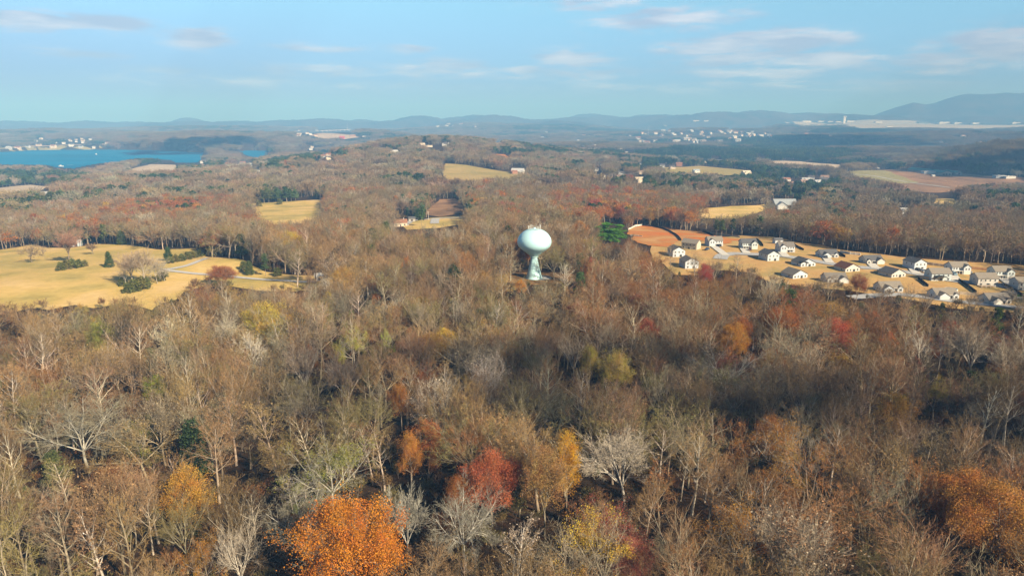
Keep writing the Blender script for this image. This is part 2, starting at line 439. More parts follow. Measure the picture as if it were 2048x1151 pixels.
def sheet_px(name, poly, mat, lift, step, label, cat, jit=0.0, zfix=None):
    P = []
    for (px, py) in poly:
        if zfix is None: x, y, z = ground(px, py)
        else:
            d = px_dir(px, py); t = (zfix - CAM_Z) / d[2]; x, y = d[0] * t, d[1] * t
        P.append((x, y))
    return sheet_world(name, P, mat, lift, step, label, cat, jit)


def ribbon(name, path, width, mat, lift, label, cat, px=True, step=3.0):
    """a road of constant width along a path (pixel points on the ground or world points)"""
    P = np.array([ground(*p)[:2] for p in path] if px else path)
    Q = [P[0]]
    for i in range(len(P) - 1):         # Catmull-Rom
        p0 = P[max(i - 1, 0)]; p1 = P[i]; p2 = P[i + 1]; p3 = P[min(i + 2, len(P) - 1)]
        n = max(2, int(np.linalg.norm(p2 - p1) / step))
        for s in range(1, n + 1):
            t = s / n
            Q.append(.5 * ((2 * p1) + (-p0 + p2) * t + (2 * p0 - 5 * p1 + 4 * p2 - p3) * t * t + (-p0 + 3 * p1 - 3 * p2 + p3) * t ** 3))
    Q = np.array(Q); T = np.gradient(Q, axis=0); T /= np.linalg.norm(T, axis=1)[:, None] + 1e-9; N = np.stack([-T[:, 1], T[:, 0]], 1)
    offs = np.array([-.5, -.25, 0, .25, .5]) * width
    V = (Q[:, None, :] + N[:, None, :] * offs[None, :, None]).reshape(-1, 2)
    z = H(V[:, 0], V[:, 1]) + lift
    k = len(offs); a = (np.arange(len(Q) - 1)[:, None] * k + np.arange(k - 1)[None]).ravel()
    o = obj(name, mesh_from(name, np.column_stack([V, z]), np.stack([a, a + k, a + k + 1, a + 1], 1)[:, ::-1], mats=[mat], smooth=True))
    return tag(o, label, cat, kind='structure')


Z_LEFT = [(-120, 505), (0, 500), (60, 490), (130, 497), (200, 488), (250, 490), (330, 500), (385, 497), (420, 514), (480, 520), (530, 545), (600, 552), (652, 549), (650, 562),
          (560, 566), (500, 561), (450, 553), (420, 549), (380, 562), (350, 582), (322, 588), (300, 604), (268, 594), (240, 590), (190, 598), (150, 592), (100, 602), (60, 598), (30, 606), (0, 602), (-120, 606)]
Z_MID = [(500, 408), (560, 404), (650, 399), (655, 418), (640, 433), (590, 441), (540, 441), (512, 436), (505, 420)]
Z_RIDGE = [(890, 327), (930, 330), (1000, 342), (1050, 348), (1045, 355), (985, 361), (930, 363), (892, 361), (886, 345)]
Z_RIDGE2 = [(862, 301), (885, 303), (893, 309), (872, 308)]
Z_LAWN2 = [(800, 449), (860, 436), (930, 432), (930, 440), (880, 448), (815, 452)]
Z_BROWN2 = [(852, 428), (878, 399), (910, 397), (938, 425), (880, 434)]
Z_CROP1 = [(-80, 382), (0, 376), (60, 370), (112, 373), (80, 383), (40, 389), (-80, 396)]
Z_CROP2 = [(255, 341), (300, 329), (352, 330), (356, 345), (280, 348)]
Z_CLAY2 = [(983, 308), (1010, 309), (1026, 320), (1000, 316)]
Z_ARENA = [(1690, 345), (1800, 338), (1850, 342), (1960, 350), (2060, 357), (2060, 371), (1960, 370), (1920, 379), (1870, 386), (1800, 379), (1760, 363), (1700, 353)]
Z_CROP3 = [(1538, 322), (1600, 323), (1692, 331), (1680, 336), (1610, 331), (1540, 328)]
Z_MIDR = [(1395, 417), (1450, 414), (1530, 409), (1542, 418), (1480, 429), (1400, 429)]
Z_TAN4 = [(1852, 398), (1905, 397), (1918, 408), (1880, 411)]
Z_CLAY = [(1256, 458), (1280, 452), (1330, 455), (1400, 465), (1450, 475), (1485, 480), (1450, 488), (1370, 480), (1335, 494), (1290, 492), (1262, 476)]
Z_ESTATE = [(1300, 488), (1335, 490), (1370, 474), (1480, 471), (1540, 473), (1600, 486), (1640, 490), (1700, 503), (1760, 508), (1800, 514), (1890, 522), (2080, 533), (2080, 612),
            (1950, 606), (1890, 599), (1800, 580), (1700, 566), (1600, 556), (1540, 548), (1500, 530), (1430, 524), (1400, 535), (1350, 534), (1330, 512), (1305, 505)]
Z_TOWER = [(1000, 549), (1025, 545), (1105, 545), (1150, 549), (1152, 555), (1105, 561), (1040, 561), (1005, 556)]
Z_VILLAGE = [(1330, 335), (1400, 332), (1500, 342), (1512, 350), (1420, 352), (1330, 346)]
Z_CUT = [(618, 270), (645, 266), (700, 270), (720, 275), (690, 279), (640, 277)]
Z_SHOREH = [(0, 296), (60, 293), (200, 291), (205, 297), (120, 300), (0, 302)]
ALLZ = [Z_LEFT, Z_MID, Z_RIDGE, Z_RIDGE2, Z_LAWN2, Z_BROWN2, Z_CROP1, Z_CROP2, Z_CLAY2, Z_ARENA, Z_CROP3, Z_MIDR, Z_TAN4, Z_CLAY, Z_ESTATE, Z_TOWER, AIRPORT, [(1192, 447), (1256, 447), (1252, 478), (1198, 480)], [(784, 430), (832, 430), (832, 456), (784, 456)], [(626, 548), (656, 548), (656, 566), (626, 566)]] + LAKES

def extend(poly, dy):
    out = []
    for (a, b) in poly:
        low = inpoly(np.array([a]), np.array([b - 2.5]), poly)[0] or inpoly(np.array([a - 3.0]), np.array([b - 3.5]), poly)[0] or inpoly(np.array([a + 3.0]), np.array([b - 3.5]), poly)[0]
        out.append((a, b + dy) if low else (a, b))
    return out


sheet_px('field', extend(Z_LEFT, 18), M_GOLD, .25, 5, 'large golden dry pasture sloping at the left with scattered trees', 'field', 3)
sheet_px('field', extend(Z_MID, 9), M_GOLD, .3, 10, 'golden pasture clearing in the woods left of centre', 'field', 5)
sheet_px('field', extend(Z_RIDGE, 6), M_GREENGOLD, .4, 16, 'green gold hillside pasture below the wooded ridge', 'field', 6)
sheet_px('field', Z_RIDGE2, M_GREENGOLD, .4, 16, 'thin pale pasture strip high on the wooded ridge', 'field', 4)
sheet_px('field', extend(Z_LAWN2, 8), M_GOLD, .3, 8, 'small yellow lawn beside the cream cottage', 'field', 2)
sheet_px('field', Z_BROWN2, M_BROWN, .3, 10, 'brown weedy lot behind the cream cottage', 'field', 4)
sheet_px('field', Z_CROP1, M_CROP, .5, 16, 'pale tan crop field at the far left edge', 'field', 4)
sheet_px('field', Z_CROP2, M_CROP, .6, 24, 'pale stubble field beside the lake shore', 'field', 4)
sheet_px('field', Z_CLAY2, M_CLAY, .5, 24, 'orange clay cut on the flank of the ridge', 'field', 4)
sheet_px('field', Z_ARENA, M_BROWN, .5, 22, 'broad brown paddock around the long green roofed barn', 'field', 6)
sheet_px('field', [(1690, 345), (1765, 341), (1790, 349), (1840, 366), (1800, 368), (1760, 362), (1700, 353)], M_PADDOCK, .9, 22, 'dull green corner of the paddock left of the barn', 'field', 6)
sheet_px('field', Z_CROP3, M_CROP, .5, 22, 'pale tan strip of field above the paddock', 'field', 5)
sheet_px('field', extend(Z_MIDR, 8), M_GOLD, .4, 12, 'golden strip of pasture behind the housing estate', 'field', 4)
sheet_px('field', Z_TAN4, M_GOLD, .4, 12, 'small yellow clearing below the paddock', 'field', 4)
sheet_px('field', extend(Z_ESTATE, 16), M_LAWN, .2, 5, 'straw coloured dormant lawns of the housing estate', 'lawn', 2)
sheet_px('field', Z_CLAY, M_CLAY, .4, 5, 'bare orange red clay slope above the housing estate', 'bare earth', 5)
sheet_px('field', [(2008, 590), (2050, 586), (2080, 600), (2040, 600)], M_TURF, .4, 4, 'small bright green lawn at the right edge of the estate', 'lawn', .5)
sheet_px('field', extend(Z_TOWER, 8), M_CLEAR, .2, 4, 'brown leafy clearing around the foot of the water tower', 'clearing', 2)
sheet_px('airfield', AIRPORT, M_AIR, 1.5, 90, 'long pale airfield on the plateau near the horizon', 'airfield', 12)
sheet_px('field', Z_VILLAGE, M_GREENGOLD, .5, 24, 'yellow lawns between the village houses in the trees', 'field', 6)
sheet_px('field', Z_CUT, M_SHORE, .8, 40, 'reddish cleared ground below the far pale bridge', 'field', 8)
sheet_px('field', Z_SHOREH, M_PADDOCK, .8, 30, 'green lawns of the houses along the lake shore', 'field', 6)
for L_, st, lb in ((LAKES[0], 60, 'wide blue lake at the left with a wooded far shore'), (LAKES[1], 40, 'small inlet of blue lake beyond the wooded point'), (LAKES[2], 30, 'sliver of blue lake beside the white boathouses')):
    pass


def water_material():
    m, t, p = material('lake_water', 0.5, 0.0); g = t.n('ShaderNodeNewGeometry')
    mp = t.n('ShaderNodeMapping'); mp.inputs['Scale'].default_value = (.35, 1, 1); t.l(g.outputs['Position'], mp.inputs[0])
    a = t.n('ShaderNodeTexNoise', i_Scale=.35, i_Detail=6.0); t.l(mp.outputs[0], a.inputs['Vector'])
    b = t.n('ShaderNodeTexNoise', i_Scale=.006, i_Detail=4.0); t.l(mp.outputs[0], b.inputs['Vector'])
    t.l(t.ramp(b.outputs[0], [(.35, (.0, .125, .27)), (.65, (.001, .17, .345))]), p.inputs['Base Color'])  # blue of the reflected sky put into the base colour
    bp = t.n('ShaderNodeBump', i_Strength=.55, i_Distance=.6); t.l(a.outputs[0], bp.inputs['Height']); t.l(bp.outputs[0], p.inputs['Normal'])
    return m


def flat_at(px, py, z):
    d = px_dir(px, py); t = (z - CAM_Z) / d[2]; return d[0] * t, d[1] * t


wx = [flat_at(-330, 290, LAKE_Z), flat_at(700, 290, LAKE_Z), flat_at(700, 352, LAKE_Z), flat_at(-330, 352, LAKE_Z)]
wm = mesh_from('lake', [(a, b, LAKE_Z) for a, b in wx], quads=[(0, 1, 2, 3)][::1], mats=[water_material()])
wm.flip_normals() if wm.polygons[0].normal.z < 0 else None
tag(obj('lake', wm), 'calm blue lake at the left behind the woods', 'lake', kind='structure')
# pale muddy bank along the far shore
bank = [(x, y) for (x, y) in [(0, 303.0), (60, 299.2), (200, 298.2), (300, 299.0), (345, 301), (410, 303.5)]]
bw = []
for (px, py) in bank: bw.append(flat_at(px, py, LAKE_Z))
bw2 = [(x * 1.022, y * 1.022) for (x, y) in bw]
sheet_world('shore', bw + bw2[::-1], M_SHORE, .7, 30, 'pale muddy bank along the far lake shore', 'shore', 0,
            zfun=lambda x, y: np.maximum(H(x, y), LAKE_Z + .4))

# estate street, cul-de-sac and field tracks
ribbon('street', [(1440, 519), (1447, 511), (1470, 508), (1500, 509), (1560, 512), (1630, 523), (1700, 534), (1760, 538), (1830, 548), (1900, 561), (1980, 570), (2080, 583)], 8.5, M_ROAD, .5,
       'grey asphalt street running between the two rows of estate houses', 'street')
ribbon('street', [(1700, 596), (1800, 590), (1900, 602), (2000, 612), (2080, 620)], 6.5, M_ROAD, .45, 'grey lower street half hidden behind the front trees', 'street')
ribbon('path', [(322, 540), (345, 538), (380, 530), (415, 517)], 3.6, M_GRAVEL, .5, 'pale gravel lane climbing the left pasture to the woods', 'track')
ribbon('path', [(330, 541), (370, 546), (425, 551), (480, 556), (560, 562), (620, 565), (660, 558)], 3.4, M_GRAVEL, .56, 'pale gravel lane crossing the pasture towards the tin shed', 'track')
ribbon('path', [(804, 452), (816, 447), (826, 442), (870, 438), (930, 435)], 6, M_GRAVEL, .6, 'gravel drive beside the cream cottage', 'track')
ribbon('path', [(869, 448), (870, 441), (873, 437)], 8, M_GRAVEL, .66, 'short gravel spur below the brown weedy lot', 'track')
for a in ([(1700, 349), (1745, 352), (1800, 362), (1870, 372), (1900, 376)], [(1840, 357), (1890, 363), (1950, 372)], [(1890, 352), (1950, 362), (2040, 368)]):
    ribbon('path', a, 7, M_BROWN if a[0][0] != 1700 else M_ROAD, .95, {1700: 'grey farm lane slanting across the brown paddock', 1840: 'dark track below the long green barn', 1890: 'dark track right of the long green barn'}[a[0][0]], 'track', step=12)
# ------------------------------------------------------------------ tree library
def attr_mat(name, attr, lo=.72, hi=1.28, rough=.9, spec=.1, noise=None, trans=0.0, hue=0.0):
    """colour = the thing's own tint (custom property or instance attribute) varied by a per-vertex value"""
    m, t, p = material(name, rough, spec)
    a = t.n('ShaderNodeAttribute', attribute_name=attr, attribute_type='INSTANCER')
    v = t.n('ShaderNodeAttribute', attribute_name='lv')
    f = t.n('ShaderNodeMapRange'); t.l(v.outputs['Fac'], f.inputs[0]); f.inputs[3].default_value = lo; f.inputs[4].default_value = hi
    f.clamp = False
    s = t.n('ShaderNodeVectorMath', operation='SCALE'); t.l(a.outputs['Color'], s.inputs[0]); t.l(f.outputs[0], s.inputs['Scale'])
    c = s.outputs[0]
    if noise:
        g = t.n('ShaderNodeTexCoord'); nz = t.n('ShaderNodeTexNoise', i_Scale=noise, i_Detail=5.0); t.l(g.outputs['Object'], nz.inputs['Vector'])
        f2 = t.n('ShaderNodeMapRange'); t.l(nz.outputs[0], f2.inputs[0]); f2.inputs[1].default_value = .3; f2.inputs[2].default_value = .7; f2.inputs[3].default_value = .6; f2.inputs[4].default_value = 1.3
        s2 = t.n('ShaderNodeVectorMath', operation='SCALE'); t.l(c, s2.inputs[0]); t.l(f2.outputs[0], s2.inputs['Scale']); c = s2.outputs[0]
    if hue:       # patches of leaf turned more or less
        g = t.n('ShaderNodeTexCoord'); nz = t.n('ShaderNodeTexNoise', i_Scale=hue, i_Detail=4.0, i_Roughness=.7); t.l(g.outputs['Object'], nz.inputs['Vector'])
        f3 = t.n('ShaderNodeMapRange'); t.l(nz.outputs[0], f3.inputs[0]); f3.inputs[1].default_value = .36; f3.inputs[2].default_value = .64
        c = t.mix(1.0, c, t.mix(f3.outputs[0], (.92, .72, .8), (1.08, 1.36, 1.1)), 'MULTIPLY')
    t.l(c, p.inputs['Base Color'])
    if trans:
        tr = t.n('ShaderNodeBsdfTranslucent'); t.l(c, tr.inputs[0]); mx = t.n('ShaderNodeMixShader', i_Fac=trans)
        t.l(p.outputs[0], mx.inputs[1]); t.l(tr.outputs[0], mx.inputs[2])
        out = [n for n in m.node_tree.nodes if n.type == 'OUTPUT_MATERIAL'][0]; t.l(mx.outputs[0], out.inputs[0])
    return m


M_BARK = attr_mat('tree_bark', 'bark', .8, 1.2, noise=1.3)
M_TWIG = attr_mat('twigs', 'tint', .70, 1.30)
M_LEAF = attr_mat('leaves', 'tint', .72, 1.5, rough=.7, spec=.2, trans=.25, hue=.32)
M_NEEDLE = attr_mat('needles', 'tint', .5, 1.5, rough=.75, spec=.15, trans=.12)


def unit(v): return v / (np.linalg.norm(v) + 1e-9)


def perp(d, rng):
    a = rng.normal(size=3); a -= d * a.dot(d); return unit(a)


class Tree:
    def __init__(s, seed): s.rng = np.random.RandomState(seed); s.tubes = []; s.twigs = []; s.tips = []

    def limb(s, p, d, L, r0, r1, wob, up, nseg):
        pts = [p]; dirs = [d]
        for i in range(nseg):
            d = unit(d + s.rng.normal(size=3) * wob + np.array([0, 0, up])); p = p + d * L / nseg; pts.append(p); dirs.append(d)
        return np.array(pts), dirs, np.linspace(r0, r1, nseg + 1)

    def grow(s, p, d, L, r, lvl, P):
        """lvl 1 limbs, 2 boughs, 3 branches, 4 twigs"""
        c = P[lvl]; r1 = r * (.35 if lvl < 4 else .3)
        pts, dirs, rad = s.limb(p, d, L, r, r1, c['wob'], c['up'], c['seg'])
        if lvl <= P['tube']: s.tubes.append((pts, rad, 5 if lvl == 1 else 3))
        else:
            for i in range(len(pts) - 1): s.twigs.append((pts[i], pts[i + 1], max(rad[i], P['wmin']), max(rad[i + 1], P['wmin'] * .5)))
        if lvl >= P['tipl']: s.tips.append((pts[-1], dirs[-1]));  s.tips.append((pts[len(pts) // 2], dirs[-1]))
        if lvl == P['max']: return
        n = max(1, int(round(c['n'] * s.rng.uniform(.75, 1.25))))
        for k in range(n):
            t = c['t0'] + (1 - c['t0']) * (k + s.rng.uniform(.2, .8)) / n
            x = t * (len(pts) - 1); i = min(int(x), len(pts) - 2); q = pts[i] + (pts[i + 1] - pts[i]) * (x - i)
            a = math.radians(c['ang'] * s.rng.uniform(.6, 1.35)); dd = unit(dirs[i] * math.cos(a) + perp(dirs[i], s.rng) * math.sin(a))
            rr = max(r * (1 - t * .6) * c['rf'], P['wmin'])
            s.grow(q, dd, L * c['lf'] * (1.15 - .55 * t) * s.rng.uniform(.7, 1.25), rr, lvl + 1, P)
        if lvl < P['max']:   # leader goes on
            s.grow(pts[-1], dirs[-1], L * c['lf'] * .8, r1, lvl + 1, P)


def tree_params(style, detail):
    g = {'upright': dict(l1=30, l2=38, up=.07), 'spreading': dict(l1=44, l2=46, up=.035), 'vase': dict(l1=24, l2=32, up=.06), 'fine': dict(l1=30, l2=34, up=.10)}[style]
    P = {1: dict(wob=.10, up=g['up'], seg=5, n=5, t0=.25, ang=g['l1'] + 8, lf=.52, rf=.55),
         2: dict(wob=.13, up=g['up'], seg=3, n=5, t0=.2, ang=g['l2'], lf=.55, rf=.5),
         3: dict(wob=.15, up=g['up'] * 1.3, seg=2, n=5, t0=.15, ang=g['l2'] + 4, lf=.62, rf=.5),
         4: dict(wob=.2, up=.05, seg=1, n=0, t0=.2, ang=40, lf=.6, rf=.5), 'tube': 2, 'max': 4, 'tipl': 4, 'wmin': .011}
    if style == 'fine': P[3]['n'] = 6; P[2]['n'] = 6
    if detail == -1: P[1]['n'] = 7; P[2]['n'] = 7; P[3]['n'] = 6; P['wmin'] = .014
    if detail == 1: P[1]['n'] = 4; P[2]['n'] = 4; P[3]['n'] = 3; P['tube'] = 1; P['wmin'] = .03
    if detail == 2: P[1]['n'] = 3; P[2]['n'] = 3; P['max'] = 3; P['tube'] = 0; P['wmin'] = .10; P['tipl'] = 3
    return P, g


def skeleton(style, Ht, seed, detail=0, spread=1.0, r0=None):
    T = Tree(seed); rng = T.rng; P, g = tree_params(style, detail)
    r0 = r0 or Ht * .0145
    lean = np.array([rng.normal() * .04, rng.normal() * .04, 1.0])
    if style in ('upright', 'fine'):
        pts, dirs, rad = T.limb(np.array([0, 0, -.6]), unit(lean), Ht * .92, r0, r0 * .16, .035, .03, 9)
        T.tubes.append((pts, rad, 6 if detail < 1 else 3))
        n = {-1: 20, 0: 17, 1: 13, 2: 8}[detail]
        for k in range(n):
            t = .38 + .6 * (k + rng.uniform(0, 1)) / n
            x = t * 9; i = min(int(x), 8); q = pts[i] + (pts[i + 1] - pts[i]) * (x - i)
            a = math.radians((58 - 34 * (t - .38) / .6) * rng.uniform(.75, 1.2)); ph = k * 2.4 + rng.uniform(-.4, .4)
            d = unit(np.array([math.cos(ph) * math.sin(a), math.sin(ph) * math.sin(a), math.cos(a)]))
            L = Ht * .27 * spread * (1 - ((t - .55) / .5) ** 2 * .75) * rng.uniform(.75, 1.2)
            T.grow(q, d, max(L, Ht * .07), r0 * (1 - t * .85) * .6, 1 if t < .85 else 2, P)
    else:
        f = .34 if style == 'spreading' else .3
        pts, dirs, rad = T.limb(np.array([0, 0, -.6]), unit(lean), Ht * f, r0, r0 * .75, .05, .03, 4)
        T.tubes.append((pts, rad, 6 if detail < 1 else 3))
        n = {-1: 7, 0: 6, 1: 5, 2: 5}[detail]
        for k in range(n):
            ph = k * 2 * math.pi / n + rng.uniform(-.5, .5); a = math.radians((g['l1'] + (10 if style == 'spreading' else 0)) * rng.uniform(.55, 1.3))
            if k == 0: a *= .25
            d = unit(np.array([math.cos(ph) * math.sin(a) * spread, math.sin(ph) * math.sin(a) * spread, math.cos(a)]))
            L = Ht * (.58 if style == 'spreading' else .66) * rng.uniform(.85, 1.1); rr = r0 * .52
            # main limb, drawn longer with its own boughs
            pl, dl, rl = T.limb(pts[-1], d, L, rr, rr * .2, .08, P[1]['up'], 7)
            T.tubes.append((pl, rl, 5 if detail < 1 else 3))
            m = {-1: 10, 0: 9, 1: 8, 2: 6}[detail]
            for j in range(m):
                t = .22 + .76 * (j + rng.uniform(.1, .9)) / m; x = t * 7; i = min(int(x), 6); q = pl[i] + (pl[i + 1] - pl[i]) * (x - i)
                aa = math.radians(g['l2'] * rng.uniform(.7, 1.35)); dd = unit(dl[i] * math.cos(aa) + perp(dl[i], rng) * math.sin(aa))
                T.grow(q, dd, L * .42 * (1.2 - .6 * t) * rng.uniform(.75, 1.2), rr * (1 - t * .75) * .6, 2 if t > .45 else 1, P)
    # fit to the height asked for
    return T


def tube_mesh(tubes):
    V = []; Q = []; LV = []; b = 0
    for pts, rad, n in tubes:
        m = len(pts); T = np.gradient(pts, axis=0); T /= np.linalg.norm(T, axis=1)[:, None] + 1e-9
        ref = np.array([.31, .95, .1]); U = np.cross(T, ref); U /= np.linalg.norm(U, axis=1)[:, None] + 1e-9; Wv = np.cross(T, U)
        an = np.arange(n) * 2 * math.pi / n
        R = pts[:, None, :] + rad[:, None, None] * (U[:, None, :] * np.cos(an)[None, :, None] + Wv[:, None, :] * np.sin(an)[None, :, None])
        V.append(R.reshape(-1, 3)); LV.append(np.full(m * n, .5))
        i = np.arange(m - 1)[:, None] * n; k = np.arange(n)[None]; k2 = (np.arange(n) + 1) % n
        Q.append(np.stack([b + i + k, b + i + k2[None], b + i + n + k2[None], b + i + n + k], -1).reshape(-1, 4)); b += m * n
    return np.concatenate(V), np.concatenate(Q), np.concatenate(LV)


def ribbon_mesh(twigs, rng, wmul=1.0):
    if not twigs: return np.zeros((0, 3)), np.zeros((0, 4), int), np.zeros(0)
    A = np.array([t[0] for t in twigs]); B = np.array([t[1] for t in twigs]); w0 = np.array([t[2] for t in twigs]) * wmul; w1 = np.array([t[3] for t in twigs]) * wmul
    D = B - A; R = rng.normal(size=D.shape); S_ = np.cross(D, R); S_ /= np.linalg.norm(S_, axis=1)[:, None] + 1e-9
    V = np.stack([A - S_ * w0[:, None], A + S_ * w0[:, None], B + S_ * w1[:, None], B - S_ * w1[:, None]], 1).reshape(-1, 3)
    lv = np.repeat(rng.rand(len(A)), 4)
    return V, np.arange(len(A) * 4).reshape(-1, 4), lv


def leaf_mesh(centres, size, rng, spread=.35, up=.4):
    n = len(centres); C = np.asarray(centres) + rng.normal(size=(n, 3)) * spread
    N = rng.normal(size=(n, 3)) + np.array([0, 0, up]); N /= np.linalg.norm(N, axis=1)[:, None]
    R = rng.normal(size=(n, 3)); U = np.cross(N, R); U /= np.linalg.norm(U, axis=1)[:, None]; Wv = np.cross(N, U)
    s = size * rng.uniform(.6, 1.35, n)[:, None]
    V = np.stack([C - U * s, C - Wv * s * .6, C + U * s, C + Wv * s * .6], 1).reshape(-1, 3)
    return V, np.arange(n * 4).reshape(-1, 4), np.repeat(rng.rand(n), 4)


def merge(parts):
    """parts: (V, Q, lv, material index)"""
    V = []; Q = []; L = []; M = []; b = 0
    for v, q, l, m in parts:
        if len(v) == 0: continue
        V.append(v); Q.append(q + b); L.append(l); M.append(np.full(len(q), m)); b += len(v)
    return np.concatenate(V), np.concatenate(Q), np.concatenate(L), np.concatenate(M)


LIB = {}     # name -> dict(trunk=mesh, crown=mesh, whole=mesh, h, w)


def finish(name, tube, crown_parts, crown_mats, h):
    tv, tq, tl = tube_mesh(tube)
    cv, cq, cl, cm = merge(crown_parts)
    top = max(np.percentile(cv[:, 2], 99.5), 1); k = h / top
    tv = tv * k; cv = cv * k
    d = dict(h=h, w=2 * np.percentile(np.hypot(cv[:, 0], cv[:, 1]), 95))
    d['trunk'] = mesh_from(name + '_trunk', tv, tq, mats=[M_BARK], vattr={'lv': tl}, smooth=True)
    d['crown'] = mesh_from(name + '_crown', cv, cq, mats=crown_mats, qmi=cm, vattr={'lv': cl})
    wv, wq, wl, wm_ = merge([(tv, tq, tl, 0), (cv, cq, cl, 1)])
    mi = np.concatenate([np.zeros(len(tq)), cm + 1])
    d['whole'] = mesh_from(name + '_whole', wv, wq, mats=[M_BARK] + list(crown_mats), qmi=mi, vattr={'lv': wl})
    LIB[name] = d


def make_bare(name, style, seed, h, detail=0, spread=1.0, leafy=0, wmul=1.0, lsize=.16, r0=None):
    T = skeleton(style, h, seed, detail, spread, r0)
    parts = [ribbon_mesh(T.twigs, T.rng, wmul) + (0,)]
    if leafy:
        tips = np.array([p for p, d in T.tips]); k = T.rng.randint(0, len(tips), leafy)
        parts.append(leaf_mesh(tips[k], lsize, T.rng) + (0,))
    finish(name, T.tubes, parts, [M_TWIG], h)


def make_leafy(name, style, seed, h, nleaf, detail=0, spread=1.0, lsize=.22, patch=0.0, r0=None, dome=0.0):
    """a tree still in autumn leaf; patch leaves some boughs bare"""
    T = skeleton(style, h, seed, detail, spread, r0)
    tips = np.array([p for p, d in T.tips])
    if patch:
        k = fbm(tips[:, 0] / 3.5, tips[:, 1] / 3.5 + tips[:, 2] / 3.5, seed, 3) > (patch - .5) * .5
        tips = tips[k] if k.sum() > 20 else tips
    k = T.rng.randint(0, len(tips), nleaf); C = tips[k]
    if dome:      # boughs heaped into a rounded crown
        top = np.percentile(tips[:, 2], 99); lo = top * .24; R = np.percentile(np.hypot(tips[:, 0], tips[:, 1]), 88); nb = 44; B = []
        for i in range(nb):
            u = T.rng.uniform(-.55, 1); a = T.rng.uniform(0, 6.283); rr = math.sqrt(max(1 - u * u, 0)) * T.rng.uniform(.5, 1.1); B.append((R * rr * math.cos(a), R * rr * math.sin(a), (top + lo) / 2 + (top - lo) / 2 * u * T.rng.uniform(.8, 1.08)))
        B = np.array(B); m = T.rng.rand(nleaf) < dome; o = T.rng.normal(size=(nleaf, 3)); o /= np.linalg.norm(o, axis=1)[:, None]; o *= T.rng.uniform(.45, 1, (nleaf, 1)) ** .6 * np.array([1.75, 1.75, 1.2])
        C = np.where(m[:, None], B[T.rng.randint(0, nb, nleaf)] + o, C)
    v, q, l = leaf_mesh(C, lsize, T.rng, .34)
    cl = np.clip(.5 + 1.5 * fbm(v[:, 0] / 2.2, v[:, 1] / 2.2 + v[:, 2] / 2.0, seed + 9, 2), 0, 1)     # clumps of lighter and darker leaf
    l = l * .6 + cl * .4
    rv, rq, rl = ribbon_mesh(T.twigs, T.rng, .8)
    finish(name, T.tubes, [(v, q, l, 0), (rv, rq, rl, 1)], [M_LEAF, M_BARK], h)


def make_evergreen(name, kind, seed, h, n=3800, size=.24):
    rng = np.random.RandomState(seed)
    T = Tree(seed); pts, dirs, rad = T.limb(np.array([0, 0, -.5]), np.array([0, 0, 1.]), h * .95, h * .016, h * .003, .02, .02, 6); T.tubes.append((pts, rad, 5))
    C = []; tw = []
    if kind == 'cedar':
        nb = 90
        for k in range(nb):
            t = rng.uniform(.06, 1); R = h * .26 * (1 - t) ** .62 * (0.55 + .45 * min(1, t * 7)) + .15
            ph = rng.uniform(0, 6.28); rr = R * rng.uniform(.72, 1.08); c = np.array([math.cos(ph) * rr, math.sin(ph) * rr, t * h])
            m = int(n / nb); C.append(c * [1, 1, 1] + rng.normal(size=(m, 3)) * np.array([.42, .42, .5]) * h / 10)
            tw.append((np.array([0, 0, c[2] - .1 * h * (1 - t)]), c, .03, .015))
    else:   # pine: tiers of drooping boughs with needle clusters
        nb = 46
        for k in range(nb):
            t = rng.uniform(.36, 1) if kind == 'pine' else rng.uniform(.2, 1); L = h * .24 * (1.12 - t) ** .55 * rng.uniform(.6, 1.1); ph = k * 2.4 + rng.uniform(-.5, .5)
            e = np.array([math.cos(ph) * L, math.sin(ph) * L, t * h + L * rng.uniform(-.05, .3)])
            a = np.array([0, 0, t * h]); tw.append((a, e, .05, .02))
            m = int(n / nb); s = rng.uniform(.35, 1.05, m)[:, None]
            C.append(a + (e - a) * s + rng.normal(size=(m, 3)) * np.array([.5, .5, .28]) * h / 15)
    C = np.concatenate(C); v, q, l = leaf_mesh(C, size, rng, .05, .6)
    cl = np.clip(.5 + 1.6 * fbm(v[:, 0] / 1.3, v[:, 1] / 1.3 + v[:, 2] / 1.1, seed, 2), 0, 1); l = .5 * l + .5 * cl
    rv, rq, rl = ribbon_mesh(tw, rng)
    finish(name, T.tubes, [(v, q, l, 0), (rv, rq, rl, 1)], [M_NEEDLE, M_BARK], h)


BARE = []
_s = 100
for style, n, h, sp, lf in (('upright', 5, 21, .82, 0), ('spreading', 3, 18, 1.05, 0), ('vase', 3, 18, 1.0, 0), ('fine', 3, 19, 1.0, 0), ('upright', 2, 20, .8, 420), ('spreading', 2, 17, 1.0, 700), ('vase', 2, 17, 1.0, 600)):
    for i in range(n):
        _s += 1; nm = f'{style}{_s}'; make_bare(nm, style, _s, h * (1 + .03 * i), 0, sp, lf, wmul=1.5 if style == 'fine' else 1.25); BARE.append((nm, style, lf > 0))
BARE1 = []
for style, n, h, lf in (('upright', 4, 20, 0), ('spreading', 3, 17, 0), ('vase', 3, 17, 0), ('fine', 2, 18, 0), ('upright', 2, 19, 160)):
    for i in range(n):
        _s += 1; nm = f'mid_{style}{_s}'; make_bare(nm, style, _s, h, 1, 1.0, lf, wmul=1.6, lsize=.28); BARE1.append(nm)
BARE2 = []
for style, n in (('upright', 3), ('spreading', 3), ('vase', 2)):
    for i in range(n):
        _s += 1; nm = f'far_{style}{_s}'; make_bare(nm, style, _s, 17, 2, 1.05, 0, wmul=1.7); BARE2.append(nm)
LEAFY = []
